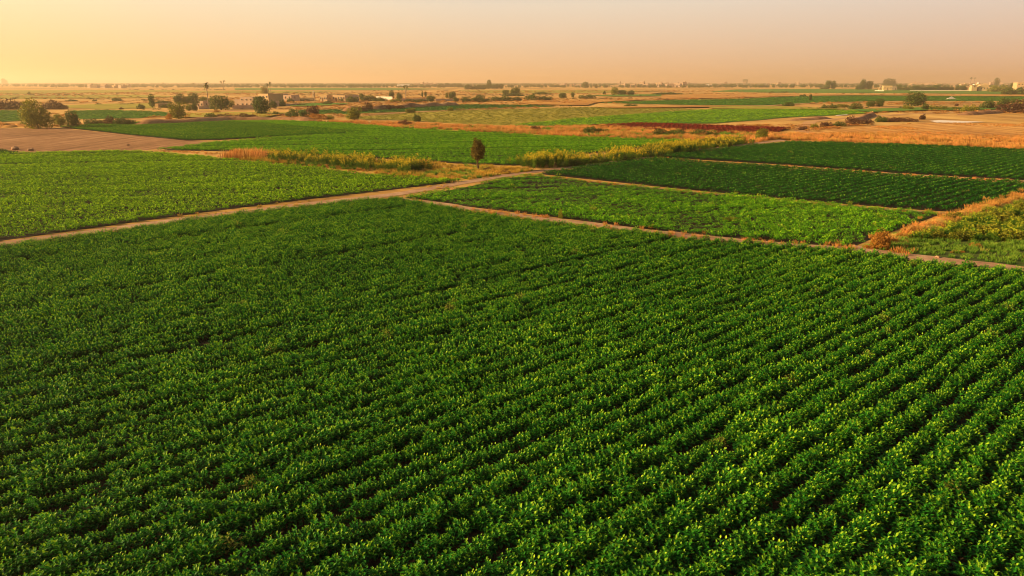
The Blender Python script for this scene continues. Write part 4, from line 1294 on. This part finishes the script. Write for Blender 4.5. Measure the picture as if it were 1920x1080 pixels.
# ------------------------------------------------------------------ earth banks, hills, pale ground patches
def bank(name, pix, width, height, mat, label, cat='bank'):
    P = [at(x, y)[:2] for x, y in pix]
    Q = []
    for a, b in zip(P[:-1], P[1:]):
        d = math.hypot(b[0] - a[0], b[1] - a[1]); nn = max(2, int(d / .8))
        for k in range(nn): Q.append((a[0] + (b[0] - a[0]) * k / nn, a[1] + (b[1] - a[1]) * k / nn))
    Q.append(P[-1]); Q = np.array(Q)
    for _ in range(5): Q[1:-1] = (Q[:-2] + 2 * Q[1:-1] + Q[2:]) / 4
    T_ = np.gradient(Q, axis=0); T_ /= np.linalg.norm(T_, axis=1)[:, None]
    N_ = np.stack([-T_[:, 1], T_[:, 0]], 1)
    m = 13; V, Fc = [], []
    hn = vnoise(Q, 4, 71); hn2 = vnoise(Q, 1.3, 72)
    for i in range(len(Q)):
        e = min(1, i / 5, (len(Q) - 1 - i) / 5)
        for j in range(m):
            t = j / (m - 1) * 2 - 1
            h = height * max(0, (1 - t * t)) ** 1.1 * (.55 + .6 * hn[i] + .15 * (hn2[i] - .5) + random.uniform(-.06, .06)) * e
            V.append((*(Q[i] + N_[i] * t * width / 2 * (.6 + .4 * e)), h - (.05 if abs(t) == 1 else 0)))
        if i:
            for j in range(m - 1):
                a = (i - 1) * m + j
                Fc.append((a, a + 1, a + m + 1, a + m))
    o = link(name, new_mesh(name, V, Fc, True), mat)
    return tag(o, label, cat, kind='structure')


bank('earth_bank', [(240, 236), (330, 232), (430, 227), (520, 226), (600, 228)], 6, 1.2, M['brown'], 'brown earth bank behind the green crop')
bank('earth_bank', [(640, 210), (700, 207), (780, 202), (860, 198)], 7, 1.8, M['brown'], 'reddish earth bank beyond the green strip')
bank('earth_bank', [(1590, 229), (1610, 226), (1636, 215)], 3, .9, M['brown'], 'short earth bank climbing through the dry field')
bank('earth_bank', [(1480, 226), (1520, 224), (1560, 222)], 4, .8, M['brown'], 'low earth bank left of the brown bush row')
bank('earth_bank', [(1800, 216), (1850, 213), (1900, 209), (1960, 206)], 5, 1.0, M['brown'], 'earth bank below the big bush cluster')
bank('earth_bank', [(5, 240), (30, 237), (60, 238)], 4, 1.0, M['drygrass'], 'golden mound left of the large round tree')
bank('earth_bank', [(1652, 462), (1700, 443), (1760, 422), (1800, 407), (1860, 389), (1930, 369), (2100, 330)], 2.2, .4, M['drygrass_y'], 'low bank carrying the orange reeds')
bank('earth_bank', [(1440, 258), (1455, 254), (1475, 252)], 3, .8, M['drygrass'], 'golden heap by the end of the red crop')
M['pale'] = plain_mat('pale_ground', (0.75, 0.66, 0.55), .8, .08, .3)
sheet('pale_ground', [(1742, 227), (1760, 225.5), (1800, 227), (1850, 229), (1800, 230.5), (1755, 230)], .06, M['pale'], 'pale dried out puddle in the stubble field', 'ground', jag=.2, step=2)
sheet('pale_ground', [(1566, 217), (1588, 215.5), (1590, 216.5), (1568, 218)], .16, M['pale'], 'small pale patch at the tip of the green field', 'ground')
ribbon('dirt_track', [(1530, 253), (1500, 246), (1520, 228), (1580, 222), (1700, 214), (1920, 208)], 3, .06, M['tan'], 'farm track bending away behind the bushes', 'track')
ribbon('dirt_track', [(230, 213), (400, 209), (560, 202), (640, 196), (760, 193), (900, 191.5)], 3.4, .06, M['tan'], 'pinkish farm road passing the hamlet', 'track')
ribbon('dirt_track', [(1300, 199), (1440, 199), (1520, 194), (1640, 191), (1900, 193)], 4, .2, M['tan'], 'pale farm road below the dark green strip', 'track')
ribbon('dirt_track', [(690, 216), (860, 207), (1000, 203)], 1.6, .2, M['track'], 'pale edge path of the olive field', 'track')

def hills():
    """low hazy ridge beyond the plain"""
    n = 160; V, Fc = [], []
    for i in range(n + 1):
        a = -0.95 + 1.9 * i / n
        for j, (dr, hf) in enumerate(((0, 0), (500, .55), (1000, 1), (2000, .7), (3000, -.1))):
            d = 10500 + dr
            h = 95 * (.45 + .3 * math.sin(a * 5 + 1) + .18 * math.sin(a * 13 + 2) + .10 * math.sin(a * 31)) * hf
            V.append((d * math.sin(a), d * math.cos(a), max(-2, h)))
        if i:
            for j in range(4):
                b = (i - 1) * 5 + j
                Fc.append((b, b + 5, b + 6, b + 1))
    o = link('hills', new_mesh('hills', V, Fc, True), M['tan'])
    tag(o, 'low faint hills in the haze beyond the plain', 'hills', kind='structure')


hills()

# ------------------------------------------------------------------ buildings
M['plaster'] = plain_mat('cream_plaster', (0.52, 0.36, 0.18), .85, .10, .6)
M['plaster2'] = plain_mat('pink_plaster', (0.54, 0.38, 0.25), .85, .12, .6)
M['plaster3'] = plain_mat('far_plaster', (0.40, 0.28, 0.19), .85, .12, .6)
M['white'] = plain_mat('white_plaster', (0.70, 0.62, 0.50), .8, .06, .6)
M['roof'] = plain_mat('roof_slab', (0.42, 0.26, 0.18), .9, .2, .8)
M['dark'] = plain_mat('window_glass', (0.03, 0.028, 0.026), .25, .2, 1, spec=.5)
M['timber'] = plain_mat('door_wood', (0.10, 0.055, 0.03), .7, .2, 4)


def box(V, Fc, x0, x1, y0, y1, z0, z1):
    i = len(V)
    V += [(x0, y0, z0), (x1, y0, z0), (x1, y1, z0), (x0, y1, z0), (x0, y0, z1), (x1, y0, z1), (x1, y1, z1), (x0, y1, z1)]
    Fc += [(i, i + 3, i + 2, i + 1), (i + 4, i + 5, i + 6, i + 7), (i, i + 1, i + 5, i + 4), (i + 1, i + 2, i + 6, i + 5), (i + 2, i + 3, i + 7, i + 6), (i + 3, i, i + 4, i + 7)]


def bx(name, dims, mat, parent):
    V, Fc = [], []
    for d in (dims if isinstance(dims[0], (tuple, list)) else [dims]): box(V, Fc, *d)
    return link(name, new_mesh(name, V, Fc), mat, parent)


def house(px, base, wpx, hpx, depth, rz, label, mat='plaster', blocks=None, storeys=1, cat='house', nwin=3, name='house', door=True):
    """flat roofed house: blocks are (x0, x1, height) fractions of its front; windows are recessed openings with panes"""
    s = ppm(base)
    w, h = wpx / s, hpx / s
    x, y, _ = at(px, base)
    o = link(name, None, None, None, (x, y, 0), R(rz))
    tag(o, label, cat)
    blocks = blocks or [(0, 1, 1)]
    wall, roofs = [], []
    for (a, b, f) in blocks:
        X0, X1 = -w / 2 + a * w, -w / 2 + b * w
        wall.append((X0, X1, 0, depth, -.1, h * f))
        t = .03 * h + .12
        roofs.append((X0 + .25, X1 - .25, .25, depth - .25, h * f, h * f + .06))
        e = .2                                     # parapet around the flat roof
        wall += [(X0, X1, .003, e, h * f + .002, h * f + t + .1), (X0, X1, depth - e, depth - .003, h * f + .002, h * f + t + .1),
                 (X0 + .003, X0 + e, e, depth - e, h * f + .002, h * f + t + .1), (X1 - e, X1 - .003, e, depth - e, h * f + .002, h * f + t + .1)]
    bx('wall', wall, M[mat], o)
    bx('roof', roofs, M['roof'], o)
    sh = h / storeys
    for (a, b, f) in blocks:
        X0, X1 = -w / 2 + a * w, -w / 2 + b * w
        k = max(1, int(round(nwin * (b - a))))
        for st in range(max(1, int(round(storeys * f)))):
            for i in range(k):
                xc = X0 + (X1 - X0) * (i + .5) / k
                ww, wh = min(.16 * h, .5 * (X1 - X0) / k), sh * .30
                zc = st * sh + sh * .58
                if door and st == 0 and i == k // 2 and a == 0:
                    d = bx('door', (xc - ww * .6, xc + ww * .6, -.06, .02, 0, sh * .66), M['timber'], o)
                    continue
                wf = bx('window', (xc - ww / 2 - .06, xc + ww / 2 + .06, -.08, -.003, zc - wh / 2 - .06, zc + wh / 2 + .06), M['white'], o)
                bx('pane', (xc - ww / 2, xc + ww / 2, -.10, -.07, zc - wh / 2, zc + wh / 2), M['dark'], wf)
        if depth > 4:
            for sd_, X in ((-1, X0), (1, X1)):
                if (sd_ < 0 and a > 0) or (sd_ > 0 and b < 1): continue
                zc = sh * .58; wh = sh * .3
                wf = bx('window', (X - .08 if sd_ < 0 else X + .003, X - .003 if sd_ < 0 else X + .08, depth * .4, depth * .4 + .15 * h, zc - wh / 2, zc + wh / 2), M['dark'], o)
    return o


house(458, 200, 37, 16, 9, -9, 'pinkish cream two level house with small dark windows and a stepped flat roof', 'plaster2', [(0, .3, .72), (.3, 1, 1)], 2, nwin=4)
house(495, 197, 24, 19, 10, -22, 'tall bright cream two storey house behind the green and yellow tree', 'plaster', [(0, 1, 1)], 2, nwin=3)
house(533, 190, 30, 12, 9, -12, 'long shaded house right of the two storey house', 'plaster2', [(0, .2, 1), (.2, 1, .85)], 1, nwin=4)
house(521, 199, 14, 7, 5, 5, 'small low outbuilding below the two storey house', 'plaster2', nwin=2)
house(607, 191, 15, 11, 7, -14, 'small cream house with a stepped front, right of the little tower', 'plaster', [(0, .5, .85), (.5, 1, 1)], 1, nwin=3)
house(617, 190, 10, 9, 7, 8, 'brownish annex between the two cream houses', 'plaster2', nwin=2)
house(636, 191, 26, 12, 8, -16, 'long bright cream house with a row of small windows', 'plaster', [(0, .35, 1), (.35, 1, .9)], 1, nwin=5)
house(658, 190, 24, 10, 8, 6, 'wide pinkish house behind the dark rounded bush', 'plaster2', nwin=3)
house(304, 202, 14, 7, 5, 5, 'small pale shed right of the pointed tree', 'plaster', nwin=2, cat='shed', name='shed')
house(376, 203, 13, 12, 5, -10, 'pale shed with a stepped roof beside the palm', 'plaster2', [(0, .5, .6), (.5, 1, 1)], nwin=2, cat='shed', name='shed')
house(1840, 171, 32, 9, 10, -14, 'sandy domed building, its lower wings with tall openings', 'plaster', [(0, .4, .8), (.4, .85, 1.25), (.85, 1, .8)], 1, nwin=6, cat='building', name='building')
house(1664, 169.5, 15, 8, 10, -18, 'golden house with a dark arch in front of hazy trees', 'plaster', nwin=3)
house(1676, 169, 10, 6, 9, -5, 'lower annex of pale plaster right of the golden house', 'plaster2', nwin=2)
house(1918, 169, 22, 13, 14, -16, 'tall sandy block with dark vertical openings at the right edge', 'plaster', [(0, 1, 1)], 2, nwin=4, cat='building', name='building')


def tower(px, base, wpx, hpx, label, rz=-12, dome=False):
    s = ppm(base); w, h = wpx / s, hpx / s
    x, y, _ = at(px, base)
    o = link('tower', None, None, None, (x, y, 0), R(rz)); tag(o, label, 'tower')
    bx('wall', [(-w / 2, w / 2, 0, w, -.1, h * .8), (-w * .6, w * .6, -w * .1, w * 1.1, h * .8, h * .84)], M['plaster'], o)
    bx('window', (-w * .12, w * .12, -.08, .02, h * .55, h * .68), M['dark'], o)
    V, Fc = [], []
    n, m = 12, 6
    R0 = w * (.42 if dome else .30)
    for j in range(m + 1):
        t = j / m * math.pi / 2
        for i in range(n):
            a = 2 * math.pi * i / n
            V.append((R0 * math.cos(t) * math.cos(a), w / 2 + R0 * math.cos(t) * math.sin(a), h * .84 + (h * .16) * math.sin(t)))
        if j:
            for i in range(n): Fc.append(((j - 1) * n + i, (j - 1) * n + (i + 1) % n, j * n + (i + 1) % n, j * n + i))
    link('dome', new_mesh('dome', V, Fc, True), M['white'], o)


tower(588, 189, 4, 18, 'slender pale tower with a small domed top in the hamlet')
tower(1826, 171, 9, 13, 'square sandy tower at the left of the domed building')
tower(1833, 170, 6, 15, 'narrow tower with a whitish dome behind the square tower', dome=True)
tower(1649.5, 171, 3.2, 8.5, 'tiny white domed kiosk left of the golden house')


def wall_run(pix, h, label, mat='plaster', t=.3):
    P = [at(x, y)[:2] for x, y in pix]
    V, Fc = [], []
    for (a, b) in zip(P[:-1], P[1:]):
        d = math.hypot(b[0] - a[0], b[1] - a[1]); nx, ny = -(b[1] - a[1]) / d * t / 2, (b[0] - a[0]) / d * t / 2
        for (o_, z0, z1) in ((1, -.1, h), (1.35, h + .002, h + .12)):
            i = len(V)
            for z in (z0, z1):
                V += [(a[0] + nx * o_, a[1] + ny * o_, z), (b[0] + nx * o_, b[1] + ny * o_, z), (b[0] - nx * o_, b[1] - ny * o_, z), (a[0] - nx * o_, a[1] - ny * o_, z)]
            Fc += [(i, i + 1, i + 2, i + 3), (i + 7, i + 6, i + 5, i + 4), (i, i + 4, i + 5, i + 1), (i + 1, i + 5, i + 6, i + 2), (i + 2, i + 6, i + 7, i + 3), (i + 3, i + 7, i + 4, i)]
    o = link('garden_wall', new_mesh('garden_wall', V, Fc), M[mat])
    return tag(o, label, 'wall')


wall_run([(436, 204), (480, 203.5)], 1.2, 'low yard wall below the pinkish cream house', 'plaster2')
wall_run([(528, 199), (560, 198)], .8, 'low pale yard wall right of the outbuilding', 'plaster2')
wall_run([(556, 189), (586, 189)], 1.6, 'long pale garden wall left of the slender tower')
wall_run([(706, 187), (736, 187.5)], 1.8, 'bright pale wall left of the pointed green tree', 'white')
wall_run([(752, 189.5), (802, 189)], 1.2, 'long pale wall behind the hedges of the two headed palm', 'plaster2')
wall_run([(816, 190), (850, 189.5)], 1.2, 'pale wall between the wide dark tree and the low dark tree', 'plaster2')
wall_run([(372, 205), (400, 204)], 1.0, 'low pale wall at the foot of the tall palm', 'plaster2')
wall_run([(1706, 170.5), (1820, 170.8)], .9, 'long pale wall in front of the even tree row', 'white')
wall_run([(1640, 171), (1657, 171.2)], .8, 'short white wall by the tiny kiosk', 'white')


def greenhouse(px, base, wpx, label):
    s = ppm(base); w = wpx / s; x, y, _ = at(px, base)
    o = link('greenhouse', None, None, None, (x, y, 0), 0); tag(o, label, 'greenhouse')
    bx('wall', (-w / 2, w / 2, 0, 18, -.1, 2.4), M['plaster2'], o)
    V, Fc = [], []
    n = 8
    for i in range(n + 1):
        t = math.pi * i / n
        for X in (-w / 2 - .3, w / 2 + .3): V.append((X, 9 - 9.3 * math.cos(t), 2.42 + 3.0 * math.sin(t)))
        if i: Fc.append((2 * i - 2, 2 * i - 1, 2 * i + 1, 2 * i))
    link('roof', new_mesh('roof', V, Fc), M['white'], o)


greenhouse(756, 163.5, 23, 'long low white roofed greenhouse near the horizon')
greenhouse(1330, 163, 10, 'faint pale shed on the plain below the far town')

# the far town: small flat roofed houses, look-alikes in the haze
PROTO = []
for v in range(4):
    w, d, h = [(12, 10, 6.5), (18, 11, 4.5), (9, 9, 8), (14, 12, 5.5)][v]
    V, Fc = [], []
    box(V, Fc, -w / 2, w / 2, 0, d, -.1, h)
    box(V, Fc, -w / 2 - .1, w / 2 + .1, -.1, .25, h + .01, h + .7); box(V, Fc, w * .1, w * .4, d * .4, d * .8, h + .01, h + 2.2)
    wm = new_mesh('wall', V, Fc); wm.materials.append(M[['plaster3', 'plaster', 'plaster3', 'plaster3'][v]])
    V, Fc = [], []
    box(V, Fc, -.8, .8, -.12, -.01, h * .35, h * .65)
    pm = new_mesh('window', V, Fc); pm.materials.append(M['dark'])
    PROTO.append((wm, pm, w))


def town(n, x0, x1, y0, y1, label, group, smin=.8, smax=1.4):
    for i in range(n):
        px = x0 + (x1 - x0) * (i + random.uniform(.1, .9)) / n
        py = random.uniform(y0, y1)
        x, y, _ = at(px, py)
        vi = random.randrange(4); wm, pm, pw = PROTO[vi]
        o = bpy.data.objects.new('town_house', None); COL.objects.link(o)
        o.location = (x, y, 0); o.rotation_euler = (0, 0, R(random.uniform(-40, 5)))
        sc = random.uniform(smin, smax); o.scale = (sc, sc, sc * random.uniform(.8, 1.1))
        a = bpy.data.objects.new('wall', wm); COL.objects.link(a); a.parent = o
        for i_ in range(3):
            b = bpy.data.objects.new('window', pm); COL.objects.link(b); b.parent = o; b.location.x = pw * (i_ - 1) / 3
        tag(o, ['', 'wide low ', 'tall narrow ', 'broad '][vi] + label, 'house', group)


town(16, 1148, 1285, 162, 164.5, 'tiny bright house in the pale row below the far town', 'bright houses of the pale town row', .7, 1.1)
town(8, 1030, 1085, 161, 163.5, 'tiny pale house among hazy trees left of the far town', 'pale houses left of the far town', .7, 1.1)
town(36, 1150, 1560, 158.0, 160, 'faint pinkish house in the far town on the horizon', 'faint houses of the far town', .7, 1.3)
town(28, 1690, 1925, 158.5, 162, 'faint house in the hazy town behind the domed building', 'faint houses behind the domed building', .6, 1.2)
town(9, 160, 240, 163.5, 166, 'faint pale house on the plain at the left', 'faint houses on the left plain', .6, .9)
town(7, 770, 830, 160, 162, 'faint pale house right of the greenhouse', 'faint houses right of the greenhouse', .8, 1.1)

# small pale things in the far crop strip
def tarp():
    s = ppm(187); x, y, _ = at(1784, 187)
    V = [(-3.2 + .0, 0, 0), (3.4, .3, 0), (3.0, 2.2, 0), (-2.8, 2.0, 0), (-1.9, .6, .7), (.2, .9, 1.9), (1.9, 1.1, .6), (.4, 1.6, 1.5), (-1.8, 1.6, .6)]
    Fc = [(0, 1, 5), (0, 5, 4), (1, 6, 5), (1, 2, 6), (2, 7, 6), (5, 6, 7), (2, 3, 7), (3, 8, 7), (3, 0, 4), (3, 4, 8), (4, 5, 7), (4, 7, 8)]
    o = link('tarp_heap', new_mesh('tarp_heap', V, Fc), M['white'], None, (x, y, .1))
    tag(o, 'small white heap under a tarp in the far crop strip', 'heap')


tarp()


def stones():
    V0 = None
    pts = [(920, 321, .25), (1758, 484, .13), (93, 242, .35), (1646, 466, .2), (240, 273, .25), (28, 281, .5), (58, 283, .45)]
    labs = ['small stone near the dark bush by the lone tree', 'pale stone on the right dirt track', 'pale stone at the left tip of the darker crop strip',
            'stone at the foot of the big orange brown bush', 'earth clod in the middle of the bare field', 'larger earth clod at the near edge of the bare field', 'earth clod right of the larger one on the bare field']
    for (px, py, s), lab in zip(pts, labs):
        import bmesh
        bm = bmesh.new(); bmesh.ops.create_icosphere(bm, subdivisions=2, radius=s)
        for v in bm.verts:
            v.co *= random.uniform(.8, 1.2); v.co.z *= .6
        me = bpy.data.meshes.new('stone'); bm.to_mesh(me); bm.free()
        x, y, _ = at(px, py)
        o = link('stone', me, M['track'], None, (x, y, s * .35 + .03)); tag(o, lab, 'stone')


stones()

# ------------------------------------------------------------------ haze
def haze():
    me = bpy.data.meshes.new('haze')
    x, y0, y1, z0, z1 = 12000, -300, 15000, -1.5, 75
    vs = [(-x, y0, z0), (x, y0, z0), (x, y1, z0), (-x, y1, z0), (-x, y0, z1), (x, y0, z1), (x, y1, z1), (-x, y1, z1)]
    me.from_pydata(vs, [], [(0, 3, 2, 1), (4, 5, 6, 7), (0, 1, 5, 4), (1, 2, 6, 5), (2, 3, 7, 6), (3, 0, 4, 7)])
    m, n, l, out = mat_new('haze_air')
    v = n.new('ShaderNodeVolumePrincipled')
    v.inputs['Color'].default_value = (1.0, 0.83, 0.62, 1)
    v.inputs['Density'].default_value = 0.0003
    v.inputs['Anisotropy'].default_value = 0.55
    l.new(v.outputs[0], out.inputs['Volume'])
    o = link('haze', me, m)
    tag(o, 'warm golden evening haze over the plain', 'haze', kind='stuff')


haze()
